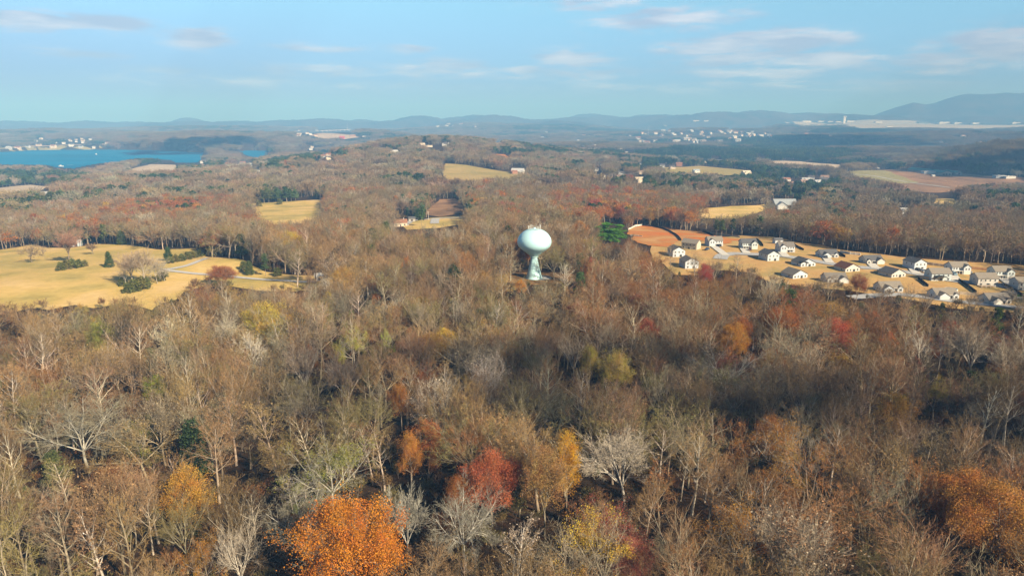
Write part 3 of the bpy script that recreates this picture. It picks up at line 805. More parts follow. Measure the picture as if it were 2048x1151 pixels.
for style, n, h, nl, patch, ls, dm in (('spreading', 2, 17, 36000, 0, .105, .6), ('vase', 2, 17, 26000, .2, .105, .35), ('upright', 2, 19, 19000, .3, .105, .25), ('spreading', 2, 16, 11000, .55, .095, 0), ('upright', 1, 20, 7500, .6, .095, 0)):
    for i in range(n):
        _s += 1; nm = f'leafy_{style}{_s}'; make_leafy(nm, style, _s, h, nl, 0, .95, ls, patch, dome=dm); LEAFY.append((nm, style, patch))
GRAND = []
for style, h, sp, wm in (('vase', 20, 1.45, 1.5), ('vase', 18, 1.0, 1.6), ('spreading', 19, 1.1, 1.3), ('fine', 20, 1.1, 1.3)):
    _s += 1; nm = f'grand_{style}{_s}'; make_bare(nm, style, _s, h, -1, sp, 0, wmul=wm, r0=h * .016); GRAND.append(nm)
LEAFY1 = []
for style, n, nl, patch in (('spreading', 2, 2200, 0), ('vase', 2, 1800, .3), ('upright', 2, 1400, .4)):
    for i in range(n):
        _s += 1; nm = f'mid_leafy_{style}{_s}'; make_leafy(nm, style, _s, 16, nl, 1, 1.0, .28, patch, dome=.5 if not patch else .25); LEAFY1.append(nm)
EVER = []
for kind, n, h in (('cedar', 2, 9), ('pine', 3, 17), ('bushy', 2, 13)):
    for i in range(n):
        _s += 1; nm = f'ever_{kind}{_s}'; make_evergreen(nm, kind, _s, h); EVER.append((nm, kind))
EVER1 = []
for kind, n, h in (('pine', 2, 16), ('bushy', 2, 13)):
    for i in range(n):
        _s += 1; nm = f'mid_ever_{kind}{_s}'; make_evergreen(nm, kind, _s, h, 700, .6); EVER1.append(nm)


# clumps for the far woods: each holds many whole trees
def clump(name, size, n, seed, lib, mats, wild=.18, sc=(.75, 1.15)):
    rng = np.random.RandomState(seed); parts = []
    g = int(math.ceil(math.sqrt(n)))
    pts = [((i + .5 + rng.uniform(-.4, .4)) / g - .5, (j + .5 + rng.uniform(-.4, .4)) / g - .5) for i in range(g) for j in range(g)]
    for (u, v) in pts[:n]:
        me = LIB[lib[rng.randint(len(lib))]]['whole']; s = rng.uniform(*sc)
        co = np.zeros(len(me.vertices) * 3, np.float32); me.vertices.foreach_get('co', co); co = co.reshape(-1, 3)
        a = rng.uniform(0, 6.28); ca, sa = math.cos(a), math.sin(a)
        co = np.stack([co[:, 0] * ca - co[:, 1] * sa, co[:, 0] * sa + co[:, 1] * ca, co[:, 2]], 1) * s + np.array([u * size, v * size, 0])
        qd = np.zeros(len(me.loops), np.int32); me.loops.foreach_get('vertex_index', qd); qd = qd.reshape(-1, 4)
        lv = np.zeros(len(me.vertices), np.float32); me.attributes['lv'].data.foreach_get('value', lv)
        mi = np.zeros(len(me.polygons), np.int32); me.polygons.foreach_get('material_index', mi)
        parts.append((co, qd, lv * .6 + rng.uniform(-.1, .5) if wild else lv, mi))
    V = np.concatenate([p[0] for p in parts]); L = np.concatenate([p[2] for p in parts]); M = np.concatenate([p[3] for p in parts])
    b = 0; Q = []
    for p in parts: Q.append(p[1] + b); b += len(p[0])
    LIB[name] = dict(whole=mesh_from(name, V, np.concatenate(Q), mats=mats, qmi=M, vattr={'lv': L}), h=17, w=size)


CL_B = []; CL_D = []; CL_L = []; CL_E = []; CL_ED = []
for i in range(5):
    clump(f'clump_bare{i}', 24, 12, 900 + i, BARE2, [M_BARK, M_TWIG]); CL_B.append(f'clump_bare{i}')
for i in range(3):
    clump(f'clump_wide{i}', 60, 56, 920 + i, BARE2[:5], [M_BARK, M_TWIG]); CL_D.append(f'clump_wide{i}')
for i in range(2):
    clump(f'clump_leafy{i}', 11, 3, 940 + i, LEAFY1, [M_BARK, M_LEAF, M_BARK]); CL_L.append(f'clump_leafy{i}')
for i in range(2):
    clump(f'clump_ever{i}', 14, 5, 950 + i, EVER1, [M_BARK, M_NEEDLE, M_BARK], sc=(.7, 1.1)); CL_E.append(f'clump_ever{i}')
for i in range(2):
    clump(f'clump_pinewood{i}', 46, 30, 960 + i, EVER1, [M_BARK, M_NEEDLE, M_BARK], sc=(.7, 1.1)); CL_ED.append(f'clump_pinewood{i}')
UNDER = []
for i in range(4):
    _s += 1; make_bare(f'under{i}', 'vase', _s, 5.5, 1, 1.5, 160, wmul=.8, lsize=.16); UNDER.append(f'under{i}')
for i in range(2):
    _s += 1; make_evergreen(f'shrub{i}', 'cedar', _s, 3.2, 900, .16); UNDER.append(f'shrub{i}')
# ------------------------------------------------------------------ where the far buildings stand (the woods keep clear of them)
WH, CR, TN_, GY, BR = (.62, .61, .58), (.58, .50, .40), (.48, .40, .31), (.44, .46, .48), (.33, .17, .12)
RD = (.12, .11, .11); RL = (.42, .43, .44); RRB = (.26, .13, .09)
FAR_NAMED = [
 (18, 298, 'small', 1.7, 0, GY, RL, 'long pale house at the left end of the lake shore'), (36, 298.5, 'small', 1.9, 10, CR, RRB, 'big cream lakeside house with a tan roof'),
 (56, 295, 'small', 1.5, -10, GY, RD, 'grey lakeside house right of the big cream one'), (78, 292, 'small', 1.7, 5, TN_, RD, 'tall grey house on the lake bank'),
 (107, 295, 'small', 1.9, -5, CR, RRB, 'large tan roofed house in the middle of the lake shore'), (143, 292, 'small', 1.6, 12, WH, RD, 'white house behind the middle of the lake shore'),
 (162, 295, 'small', 1.4, 0, GY, RD, 'small grey house near the right end of the lake houses'), (190, 296, 'small', 1.5, 4, WH, RD, 'white house at the right end of the lake houses'),
 (1036, 347, 'ranch', 1.5, -12, WH, RL, 'white building with pale roof beside the hillside pasture'), (1028, 348, 'small', .9, 20, BR, RRB, 'rusty outbuilding beside the white hillside building'),
 (845, 292, 'small', 1.0, 20, CR, TN_, 'cream house left on the wooded ridge top'), (858, 294, 'block', .55, 10, CR, CR, 'long cream house on the wooded ridge top'), (891, 292, 'small', 1.25, -15, WH, RD, 'white house right on the wooded ridge top'),
 (1567, 416, 'ranch', 1.9, 0, GY, (.30, .33, .36), 'wide grey roofed house in the woods behind the estate'), (1806, 426, 'small', .9, 0, WH, RL, 'white two-tier house in the woods below the paddock'), (1810, 434, 'small', .75, 0, WH, RL, 'small white house under the two-tier house'),
 (1344, 338, 'small', 1.1, 5, TN_, RD, 'tan village house left of the yellow lawns'), (1358, 332, 'small', 1.3, -10, BR, RRB, 'brick red village house at the top of the lawns'), (1322, 336, 'small', 1.3, 8, GY, RD, 'grey village house at the left end of the lawns'),
 (1392, 346, 'small', 1.2, 10, WH, (.30, .36, .42), 'white village house below the dark pines'), (1412, 326, 'small', 1.1, 0, CR, RD, 'cream village house at the back of the pines'), (1437, 325, 'small', 1.3, 0, BR, RD, 'brick village house right at the back of the pines'),
 (1492, 348, 'ranch', 1.3, 15, CR, (.55, .50, .40), 'pale roofed farm house at the right end of the village'), (1328, 372, 'small', .8, 0, WH, RD, 'small white house in the woods below the village'), (1278, 365, 'small', 1.2, 20, CR, (.5, .42, .32), 'cream roofed house low in the middle woods'), (1252, 307, 'small', 1.0, 80, WH, WH, 'tall narrow white house in the valley'),
 (1206, 331, 'block', .4, 0, WH, RL, 'low white building in the valley woods'),
 (640, 372 - 45, 'block', .5, 0, WH, RL, 'white flat building in the woods left of the ridge'), (480, 333, 'block', .75, 0, WH, RL, 'white low building beyond the left woods'), (515, 349, 'small', 1.2, 0, WH, RL, 'white house at the edge of the left woods'),
 (729, 274, 'block', .7, 0, WH, WH, 'white hall beyond the ridge at left'), (684, 278, 'small', 2.0, 0, (.5, .08, .09), (.45, .10, .11), 'red roofed barn beyond the ridge at left'), (706, 272, 'block', .9, 5, BR, CR, 'brick school building beyond the ridge at left'),
 (610, 307, 'block', .35, 0, WH, WH, 'white boathouse by the sliver of water'), (622, 300, 'small', 1.2, 0, WH, GY, 'white boathouse behind the sliver of water'), (625, 295, 'small', 1.3, 0, CR, RD, 'cream house above the white boathouses'),
 (1856, 347.5, 'block', .9, 0, WH, RL, 'white horse trailer shed beside the long green barn'), (1829, 340, 'block', .6, 0, CR, CR, 'cream stable left of the long green barn'), (1866, 353, 'small', .55, 0, WH, WH, 'small white hut below the long green barn'),
 (1756, 337, 'small', .6, 0, WH, RL, 'little white hut at the top of the paddock'), (1998, 356, 'block', .75, 0, GY, WH, 'white roofed shed row at the right edge of the paddock'), (2018, 357, 'block', .7, 0, WH, WH, 'white shed right of the white roofed shed row'),
 (90, 391, 'small', .8, 0, GY, RL, 'grey farm house below the far left crop field'),
 (1092, 265, 'block', .9, 0, WH, WH, 'white hall in the far valley right of the ridge'), (1148, 266, 'block', .8, 0, WH, WH, 'white building right of the far white hall'), (1118, 274, 'block', .7, 5, CR, BR, 'brick building in the far valley'),
 (1158, 282, 'block', 1.0, 5, WH, RL, 'broad white works in the far valley'), (1084, 277, 'small', 1.5, 0, WH, RL, 'white farm house left of the far works'),
 (1612, 268, 'block', 1.0, 10, BR, RRB, 'reddish school building below the airfield'), (1662, 273, 'block', .8, 0, WH, CR, 'cream warehouse below the airfield'), (1330, 252, 'block', 1.0, 0, CR, CR, 'tan works on the far hill right of centre'), (1300, 253, 'block', .9, 0, CR, TN_, 'tan warehouse beside the far tan works'),
 (1392, 242.5, 'block', 2.2, 0, CR, CR, 'long cream works on the horizon right of centre'), (1412, 242.5, 'block', 1.6, 0, WH, WH, 'white works on the horizon right of centre'),
 (153, 242, 'block', 2.6, 0, WH, WH, 'white city block on the horizon at left'), (331, 240, 'block', 2.6, 0, WH, WH, 'white hospital block on the horizon left of centre')]
for i, (px, py, s, lab) in enumerate([(1612, 244.2, 3.2, 'white hangar at the left end of the airfield'), (1641, 243.6, 2.4, 'low white hangar left of the control tower'), (1660, 244, 2.0, 'grey terminal wing left of the control tower'), (1676, 244.4, 2.0, 'white terminal beside the control tower'),
                                      (1700, 243.6, 2.8, 'broad white terminal right of the control tower'), (1756, 245.5, 2.4, 'low hangar on the middle of the airfield'), (1845, 246.5, 3.6, 'dark long hangar on the right of the airfield'), (1886, 246.8, 3.6, 'white long hangar on the right of the airfield'),
                                      (1914, 247.2, 2.6, 'white hangar right of the long white one'), (1950, 247.5, 2.4, 'pale hangar far right on the airfield'), (2030, 247, 2.6, 'white hangar at the right end of the airfield'), (1778, 254.5, 1.6, 'white building at the near edge of the airfield')]):
    FAR_NAMED.append((px, py, 'block', s, 0, WH if 'dark' not in lab else (.12, .15, .17), WH if 'dark' not in lab else (.14, .18, .2), lab))
_r6 = random.Random(12); FAR_GROUPS = []
PALEW = [WH, CR, GY, TN_, WH]; ROOFS = [RD, RRB, RL, (.2, .17, .15), (.3, .2, .16)]
for (n, x0, x1, y0, y1, s0, s1, lab, grp) in ((52, 1275, 1480, 263, 289, 1.5, 2.5, 'small pale house of the far valley town right of centre', 'houses of the far valley town'),
                                              (14, 1480, 1545, 264, 276, 1.4, 2.2, 'small house at the right end of the far valley town', 'right end of the far town'),
                                              (16, 60, 240, 276, 289, .9, 1.4, 'small house in the trees behind the lake houses', 'houses behind the lake shore'),
                                              (9, 1570, 1650, 350, 375, 1.0, 1.4, 'small house among trees right of the village', 'houses right of the village'),
                                              (8, 590, 640, 262, 276, 1.2, 1.8, 'small far house left of the pale bridge', 'houses left of the bridge'),
                                              (8, 400, 500, 318, 336, .9, 1.3, 'small house in the woods beside the lake end', 'houses by the lake end'),
                                              (7, 850, 960, 249, 256, 1.6, 2.6, 'tiny white building beyond the ridge top', 'buildings beyond the ridge'),
                                              (12, 960, 1260, 268, 312, 1.0, 1.6, 'small house in the far valley right of the ridge', 'houses in the valley right of the ridge'),
                                              (9, 640, 800, 280, 320, .9, 1.3, 'small house on the slope left of the ridge', 'houses left of the ridge'),
                                              (9, 1150, 1320, 315, 372, .8, 1.1, 'small house in the mid woods left of the village', 'houses left of the village'),
                                              (7, 1880, 2040, 262, 300, 1.1, 1.6, 'small house in the wooded valley at far right', 'houses in the right valley')):
    for i in range(n):
        FAR_GROUPS.append((_r6.uniform(x0, x1), _r6.uniform(y0, y1), _r6.uniform(s0, s1), _r6.uniform(-30, 40), _r6.choice(PALEW), _r6.choice(ROOFS), lab, grp))
for (px, py, k, sc, *_) in FAR_NAMED:
    x, y, z = ground(px, py); d = math.hypot(x, y); wpx = {'block': 16, 'ranch': 8, 'small': 7, 'cottage': 6}[k] * sc * 1365 / d; hp = 7 * sc * 1365 / d
    ALLZ.append([(px - wpx, py - hp), (px + wpx, py - hp), (px + wpx, py + .3), (px - wpx, py + .3)])
for (px, py, sc, *_) in FAR_GROUPS:
    x, y, z = ground(px, py); d = math.hypot(x, y); wpx = 5.5 * sc * 1365 / d; hp = 6 * sc * 1365 / d
    ALLZ.append([(px - wpx, py - hp), (px + wpx, py - hp), (px + wpx, py), (px - wpx, py)])
ALLZ += [Z_SHOREH, Z_VILLAGE, [(636, 254), (706, 252), (706, 266), (636, 266)], [(1815, 334), (1935, 334), (1935, 352), (1815, 352)], [(1345, 333), (1372, 333), (1372, 512), (1345, 512)][:0] or Z_CUT]
# ------------------------------------------------------------------ the woods
TWR = (12.0, 362.0)
RNG = np.random.RandomState(77)
TAN = (.290, .190, .085); GREY = (.260, .220, .150); PINK = (.280, .172, .095); BROWN = (.175, .113, .053); OLIVE = (.215, .182, .075); DARK = (.075, .060, .040); RUSSET = (.265, .122, .048); PALE = (.46, .40, .31)
TINTS = {'tan': TAN, 'grey': GREY, 'pinkish brown': PINK, 'brown': BROWN, 'olive': OLIVE, 'dark': DARK, 'russet': RUSSET, 'pale grey': PALE}
TN = list(TINTS)
LEAFT = {'orange': (.42, .15, .025), 'rusty orange': (.33, .105, .03), 'brick red': (.31, .075, .05), 'yellow': (.46, .30, .045), 'gold': (.40, .215, .04), 'copper brown': (.25, .115, .045), 'yellow green': (.27, .27, .05)}
LN = list(LEAFT)
EVT = {'dark green': (.042, .07, .028), 'green': (.062, .105, .034), 'olive green': (.095, .115, .038)}
EN = list(EVT)


def clear_of_zones(x, y, z, h, dist):
    """True where a tree at x, y hides none of the open ground (a wood has its edge there)"""
    ok = np.ones(len(x), bool)
    for f in (0.0, .3, .55, .8, .95):
        px, py, dep = project(x, y, z + h * f)
        for Zp in ALLZ: ok &= ~inpoly(px, py, Zp)
    # the tower, its pad and the look through to it
    px, py, dep = project(x, y, z + h * .92)
    ok &= ~((np.hypot(x - TWR[0], y - TWR[1]) < 13) | ((np.abs(px - 1067) < 36) & (py < 552) & (y < TWR[1]) & (y > 280)))
    return ok


HEROES = []     # (pixel column and row of the crown top, height m, variety, kind, tint, label, spread, name)


def spot(px, py_top, h):
    """where a tree of height h stands whose top shows at this pixel"""
    return ground(px, py_top, h)


def pick_zone(px, py, r):
    """per-tree chances by where in the landscape it stands; returns tint index weights and chances of leaf / evergreen"""
    n = len(px)
    u = (px - 1024) / 1024
    Wt = np.zeros((n, len(TN)))
    left = np.clip(-u * 1.4 + .1, 0, 1); right = np.clip(u * 1.5, 0, 1); mid = 1 - np.maximum(left, right)
    def P(*a): return np.array(a, float)          # tan grey pink brown olive dark russet pale
    Wt += left[:, None] * P(.32, .16, .17, .12, .16, .03, .02, .04)
    Wt += mid[:, None] * P(.28, .10, .15, .20, .16, .05, .06, .03)
    Wt += right[:, None] * P(.22, .17, .16, .22, .07, .08, .07, .03)
    patch = np.clip((np.abs(px - 1480) < 330) * (np.abs(py - 600) < 110) * 1.0, 0, 1)
    Wt += patch[:, None] * P(.1, .02, .45, .1, 0, 0, .75, .02)
    gn = fbm(px / 160, py / 90, 5, 3)                      # stands of one kind
    Wt[:, 1] *= 1 + 3 * np.clip(gn, 0, 1) * 2; Wt[:, 2] *= 1 + 3 * np.clip(-gn, 0, 1) * 2
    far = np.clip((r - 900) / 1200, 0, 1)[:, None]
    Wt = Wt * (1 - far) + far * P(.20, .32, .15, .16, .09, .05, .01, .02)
    return Wt / Wt.sum(1, keepdims=True)


def choose(Wt, rng):
    c = np.cumsum(Wt, 1); return (rng.rand(len(Wt))[:, None] > c).sum(1).clip(0, Wt.shape[1] - 1)


def ring(r0, r1, sp, azmax=45.0):
    """jittered spots in a wedge of ground"""
    X = r1 * math.sin(math.radians(azmax))
    gx, gy = np.meshgrid(np.arange(-X, X, sp), np.arange(r0 * .6, r1, sp)); gx = gx.ravel(); gy = gy.ravel()
    gx = gx + RNG.uniform(-.46, .46, len(gx)) * sp; gy = gy + RNG.uniform(-.46, .46, len(gy)) * sp
    r = np.hypot(gx, gy); k = (r >= r0) & (r < r1) & (np.abs(np.degrees(np.arctan2(gx, gy))) < azmax)
    return gx[k], gy[k], r[k]


# ---- trees of note, each placed by where its top shows
HERO = [
 # px, top, h, lib, kind, tint, bark, label, width scale
 (1255, 856, 20, 'G0', 'bare', (0.396, 0.339, 0.267), (.62, .57, .50), 'big pale bare tree with wide white limbs, lower centre right', 1.3),
 (702, 1000, 23, 'L0', 'autumn', (0.492, 0.175, 0.021), (.3, .26, .2), 'full bright orange oak at the bottom edge left of centre', .95),
 (985, 902, 18, 'L0', 'autumn', (0.410, 0.117, 0.053), (.3, .24, .2), 'rounded salmon red oak in the lower centre of the woods', .80),
 (918, 950, 14, 'L2', 'autumn', (0.295, 0.109, 0.032), (.2, .16, .12), 'small rusty tree tucked left of the salmon red oak', .8),
 (1092, 888, 22, 'L2', 'autumn', (0.328, 0.183, 0.071), (.3, .26, .2), 'tall tan brown leafy tree right of the salmon red oak', .8),
 (1137, 864, 22, 'L4', 'autumn', (0.541, 0.273, 0.021), (.3, .26, .2), 'narrow golden yellow tree above the tall tan brown tree', .62),
 (812, 978, 17, 'G1', 'bare', (0.330, 0.314, 0.261), (.60, .58, .53), 'pale silvery bare tree right of the bright orange oak', .8),
 (930, 983, 18, 'G2', 'bare', (0.264, 0.251, 0.204), (.50, .48, .43), 'grey green bare tree with forked trunk below the salmon red oak', .85),
 (1265, 1076, 13, 'L1', 'autumn', (0.361, 0.113, 0.085), (.3, .25, .22), 'pinkish red small tree below the big pale bare tree', .8),
 (1428, 906, 20, 'G3', 'bare', (0.264, 0.160, 0.079), (.38, .33, .27), 'fan shaped tan twiggy tree right of the big pale bare tree', 1.2),
 (1470, 1012, 16, 'L6', 'autumn', (0.410, 0.195, 0.032), (.38, .34, .28), 'loose gold and orange tree at the foot of the fan shaped tree', 1.1),
 (1925, 942, 20, 'L1', 'autumn', (0.385, 0.156, 0.039), (.25, .2, .16), 'large orange brown oak near the right edge', .9),
 (2015, 975, 21, 'L0', 'autumn', (0.394, 0.179, 0.042), (.25, .2, .16), 'massive orange brown oak filling the bottom right corner', 1.0),
 (1560, 838, 20, 'L6', 'autumn', (0.344, 0.164, 0.035), (.36, .32, .27), 'sparse brown gold tree right of the fan shaped tree', 1.15),
 (1618, 868, 19, 'L7', 'autumn', (0.344, 0.195, 0.042), (.36, .32, .27), 'thin bronze leaved tree behind the sparse brown gold tree', 1.0),
 (1232, 702, 20, 'L2', 'autumn', (0.361, 0.261, 0.060), (.4, .36, .3), 'soft yellow topped tree in the middle woods below the tower', .9),
 (1180, 690, 17, 'L4', 'autumn', (0.377, 0.280, 0.063), (.4, .36, .3), 'slim yellowish tree left of the soft yellow topped tree', .9),
 (1470, 646, 17, 'L1', 'autumn', (0.410, 0.191, 0.035), (.3, .25, .2), 'amber orange tree in the woods below the housing estate', .85),
 (1678, 640, 18, 'L1', 'autumn', (0.410, 0.093, 0.046), (.3, .25, .2), 'coral red tree in the woods right of the amber tree', .95),
 (800, 766, 16, 'L4', 'autumn', (0.426, 0.175, 0.039), (.3, .25, .2), 'small orange tree in the middle woods left of centre', .8),
 (818, 862, 17, 'L4', 'autumn', (0.426, 0.175, 0.035), (.3, .25, .2), 'narrow orange tree above the pale silvery tree', .75),
 (655, 880, 19, 'L6', 'autumn', (0.221, 0.210, 0.049), (.4, .38, .33), 'olive green leafed tree above the bright orange oak', 1.15),
 (155, 800, 21, 'G2', 'bare', (0.238, 0.216, 0.153), (.42, .40, .34), 'huge grey green spreading bare tree at the left', 1.25),
 (610, 985, 17, 'G2', 'bare', (0.218, 0.201, 0.153), (.45, .43, .38), 'grey tangled bare tree left of the bright orange oak', 1.05),
 (400, 1075, 12, 'L6', 'autumn', (0.410, 0.195, 0.028), (.3, .25, .2), 'low orange flecked tree at the bottom left', .9),
 (700, 655, 17, 'L7', 'autumn', (0.369, 0.335, 0.049), (.4, .36, .3), 'yellow green tufted tree in the upper left woods', .8),
 (775, 655, 17, 'L8', 'autumn', (0.328, 0.335, 0.056), (.42, .38, .32), 'leaning tree with lime green tufts left of centre', .7),
 (655, 582, 14, 'L4', 'autumn', (0.508, 0.327, 0.042), (.4, .36, .3), 'bright yellow tree at the edge of the tin shed clearing', .7),
 (1880, 755, 15, 'L6', 'autumn', (0.295, 0.226, 0.035), (.3, .25, .2), 'mustard yellow small tree in the right hand woods', .8),
 (1040, 560, 9, 'L1', 'autumn', (0.476, 0.203, 0.028), (.3, .25, .2), 'bright orange shrub at the foot of the water tower', .8),
 (285, 958, 18, 'fine', 'bare', (0.304, 0.201, 0.108), (.45, .38, .30), 'tall straw coloured twiggy tree at the lower left', .85),
 (605, 690, 20, 'G1', 'bare', (0.330, 0.251, 0.182), (.58, .51, .44), 'pinkish white bare tree standing left of centre', .9),
 (690, 715, 20, 'G1', 'bare', (0.317, 0.226, 0.153), (.55, .47, .40), 'pinkish white bare tree right of its twin, left of centre', 1.0),
 (915, 598, 18, 'vase', 'bare', (0.343, 0.288, 0.227), (.58, .52, .46), 'small white stemmed bare tree below and left of the tower', .6),
 (1120, 785, 17, 'G2', 'bare', (0.198, 0.188, 0.114), (.36, .36, .28), 'olive grey bare tree in the centre of the woods', .95),
 (1960, 650, 21, 'G0', 'bare', (0.304, 0.251, 0.187), (.56, .50, .43), 'tall pale branched tree on the right hand slope', .85),
 (1890, 650, 20, 'upright', 'bare', (0.290, 0.238, 0.176), (.54, .48, .41), 'tall pale tree left of its neighbour on the right slope', .8),
 (1410, 528, 13, 'L1', 'autumn', (0.344, 0.066, 0.053), (.25, .2, .18), 'crimson tree in front of the lowest white house', .75),
 (1290, 520, 15, 'L3', 'autumn', (0.361, 0.113, 0.035), (.25, .2, .18), 'rusty red tree below the orange clay slope', .85),
 (450, 532, 11, 'L1', 'autumn', (0.312, 0.117, 0.053), (.3, .25, .2), 'right russet brown tree beside the pasture lane', 1.3),
 (1165, 420, 16, 'L0', 'autumn', (0.394, 0.117, 0.039), (.3, .25, .2), 'orange red oak behind the water tower to the right', .9),
 (1195, 418, 15, 'L1', 'autumn', (0.377, 0.132, 0.035), (.3, .25, .2), 'rusty oak right of the orange red oak behind the tower', .85),
 (1150, 660, 20, 'vase', 'bare', (0.317, 0.251, 0.182), (.55, .48, .41), 'pale bare tree with fine crown below the water tower', .8),
 # evergreens
 (1214, 445, 14, 'Eb', 'ever', (.09, .24, .03), (.2, .16, .12), 'tallest bright green pine of the clump right of the water tower', 2.1),
 (1238, 449, 13, 'Eb', 'ever', (.085, .225, .03), (.2, .16, .12), 'bright green pine of the clump nearest the clay slope', 2.0),
 (1197, 452, 12, 'Eb', 'ever', (.08, .21, .03), (.2, .16, .12), 'bright green pine of the clump nearest the water tower', 1.9),
 (1226, 457, 12, 'Eb', 'ever', (.085, .22, .03), (.2, .16, .12), 'lowest bright green pine in front of the clump', 2.0),
 # bare trees screening the estate houses
 (1345, 488, 17, 'upright', 'bare', (.30, .22, .15), (.36, .30, .23), 'thin bare tree before the white house left of the cul-de-sac', 1.0),
 (1392, 500, 16, 'vase', 'bare', (.30, .23, .16), (.40, .34, .27), 'grey bare tree between the lowest white house and the tan house', 1.0),
 (1432, 515, 15, 'vase', 'bare', (.28, .20, .13), (.36, .30, .23), 'bare tree hanging over the near rim of the cul-de-sac', 1.2),
 (1476, 506, 16, 'upright', 'bare', (.28, .20, .13), (.38, .32, .25), 'straight bare tree at the lower lawn right of the cul-de-sac', 1.2),
 (1505, 528, 15, 'vase', 'bare', (.24, .17, .11), (.36, .30, .23), 'dense brown tree left of the pale green gable end house', 1.1),
 (1632, 548, 15, 'spreading', 'bare', (.26, .19, .13), (.36, .30, .23), 'grey bare tree right of the cream white house', 1.0),
 (1660, 545, 16, 'vase', 'bare', (.27, .20, .14), (.36, .30, .23), 'bare tree screening the grey roofed house', 1.2),
 (1718, 546, 15, 'L3', 'autumn', (.30, .10, .05), (.3, .24, .18), 'reddish twiggy tree right of the reddish brown roof', .9) ,
 (1765, 562, 15, 'vase', 'bare', (.24, .18, .12), (.36, .30, .23), 'bare tree before the white house below the cream one', 1.3),
 (1822, 566, 16, 'spreading', 'bare', (.26, .20, .13), (.36, .30, .23), 'wide bare tree left of the big pale green house', 1.1),
 (1858, 574, 15, 'vase', 'bare', (.28, .22, .16), (.36, .30, .23), 'bare tree before the white house by the blue pool', 1.1),
 (1945, 578, 14, 'vase', 'bare', (.28, .22, .16), (.36, .30, .23), 'bare tree left of the front cream house', 1.1),
 (215, 503, 9.5, 'Ec', 'ever', (.06, .095, .03), (.2, .16, .12), 'dark green cedar alone in the left pasture', 1.0),
 (334, 494, 8.5, 'Ec', 'ever', (.05, .085, .03), (.2, .16, .12), 'dark green cedar beside the upper pasture lane', 1.2),
 (240, 461, 11, 'Ec', 'ever', (.08, .105, .035), (.2, .16, .12), 'dark olive cedar at the top edge of the left pasture', 1.1),
 (528, 507, 13, 'Ep', 'ever', (.07, .11, .04), (.25, .2, .16), 'green pine at the right end of the left pasture', .9),
 (497, 522, 8, 'Ec', 'ever', (.085, .11, .035), (.2, .16, .12), 'olive cedar left of the pasture pine', 1.2),
 (830, 412, 13, 'Eb', 'ever', (.05, .09, .035), (.2, .16, .12), 'dark green pine behind the cream cottage', 1.2),
 (815, 415, 11, 'Eb', 'ever', (.045, .095, .05), (.2, .16, .12), 'blue green spruce beside the cream cottage', 1.0),
 (2000, 615, 15, 'Eb', 'ever', (.085, .125, .03), (.2, .16, .12), 'bright olive pine in front of the lower street', .8),
 # single trees standing in the left pasture
 (128, 462, 20, 'G1', 'bare', (.34, .19, .13), (.24, .19, .15), 'pinkish twiggy bare tree standing in the left pasture', 1.25),
 (58, 488, 12, 'G2', 'bare', (.24, .18, .13), (.24, .2, .16), 'dark rounded bare tree at the left of the pasture', 1.3),
 (183, 486, 8, 'G1', 'bare', (.26, .18, .11), (.24, .2, .16), 'small round bare tree right of the pinkish pasture tree', 1.5),
 (84, 495, 6, 'vase', 'bare', (.26, .2, .13), (.3, .25, .2), 'little bare tree between the two larger pasture trees', 1.3),
 (282, 496, 20, 'G0', 'bare', (.36, .28, .20), (.44, .38, .30), 'tall grey bare tree in the pasture thicket', 1.1),
 (258, 505, 17, 'G1', 'bare', (.34, .25, .18), (.42, .36, .29), 'shorter grey bare tree left of the thicket tree', 1.2),
 (308, 512, 15, 'G2', 'bare', (.35, .31, .25), (.44, .40, .33), 'silver grey bare tree right of the thicket tree', .9),
 (246, 527, 12, 'vase', 'bare', (.34, .29, .23), (.42, .38, .31), 'pale small bare tree at the left edge of the thicket', 1.2),
 (326, 530, 9, 'vase', 'bare', (.33, .28, .22), (.42, .38, .31), 'pale small bare tree at the right edge of the thicket', 1.3),
 (432, 532, 11, 'L1', 'autumn', (.33, .12, .06), (.3, .25, .2), 'left russet brown tree beside the pasture lane', 1.2),
]
BIGNAMES = {'G0': [GRAND[0]], 'G1': [GRAND[1]], 'G2': [GRAND[2]], 'G3': [GRAND[3]], 'spreading': [n for n, s, l in BARE if s == 'spreading' and not l], 'upright': [n for n, s, l in BARE if s == 'upright' and not l],
            'vase': [n for n, s, l in BARE if s == 'vase' and not l], 'fine': [n for n, s, l in BARE if s == 'fine'],
            'Ec': [n for n, k in EVER if k == 'cedar'], 'Ep': [n for n, k in EVER if k == 'pine'], 'Eb': [n for n, k in EVER if k == 'bushy']}
for i in range(len(LEAFY)): BIGNAMES[f'L{i}'] = [LEAFY[i][0]]
NAME = {'bare': 'bare_tree', 'autumn': 'autumn_tree', 'ever': 'evergreen_tree'}
CAT = {'bare': 'bare tree', 'autumn': 'autumn tree', 'ever': 'evergreen'}
GRP = {'bare': 'bare trees of the near woods', 'autumn': 'autumn coloured trees of the near woods', 'ever': 'evergreens among the bare woods'}


def plant(kind, lib, x, y, z, s, sx, rz, tint, bark, label):
    """one tree: an Empty at its foot, a trunk and a crown"""
    d = LIB[lib]; t = empty(NAME[kind], (x, y, z), rz); t.scale = (s * sx, s * sx, s)
    tag(t, label, CAT[kind], GRP[kind])
    for nm in ('trunk', 'crown'):
        o = bpy.data.objects.new(nm, d[nm]); COL.objects.link(o); o.parent = t
        o['tint'] = tuple(float(c) for c in tint); o['bark'] = tuple(float(c) for c in bark)
    return t


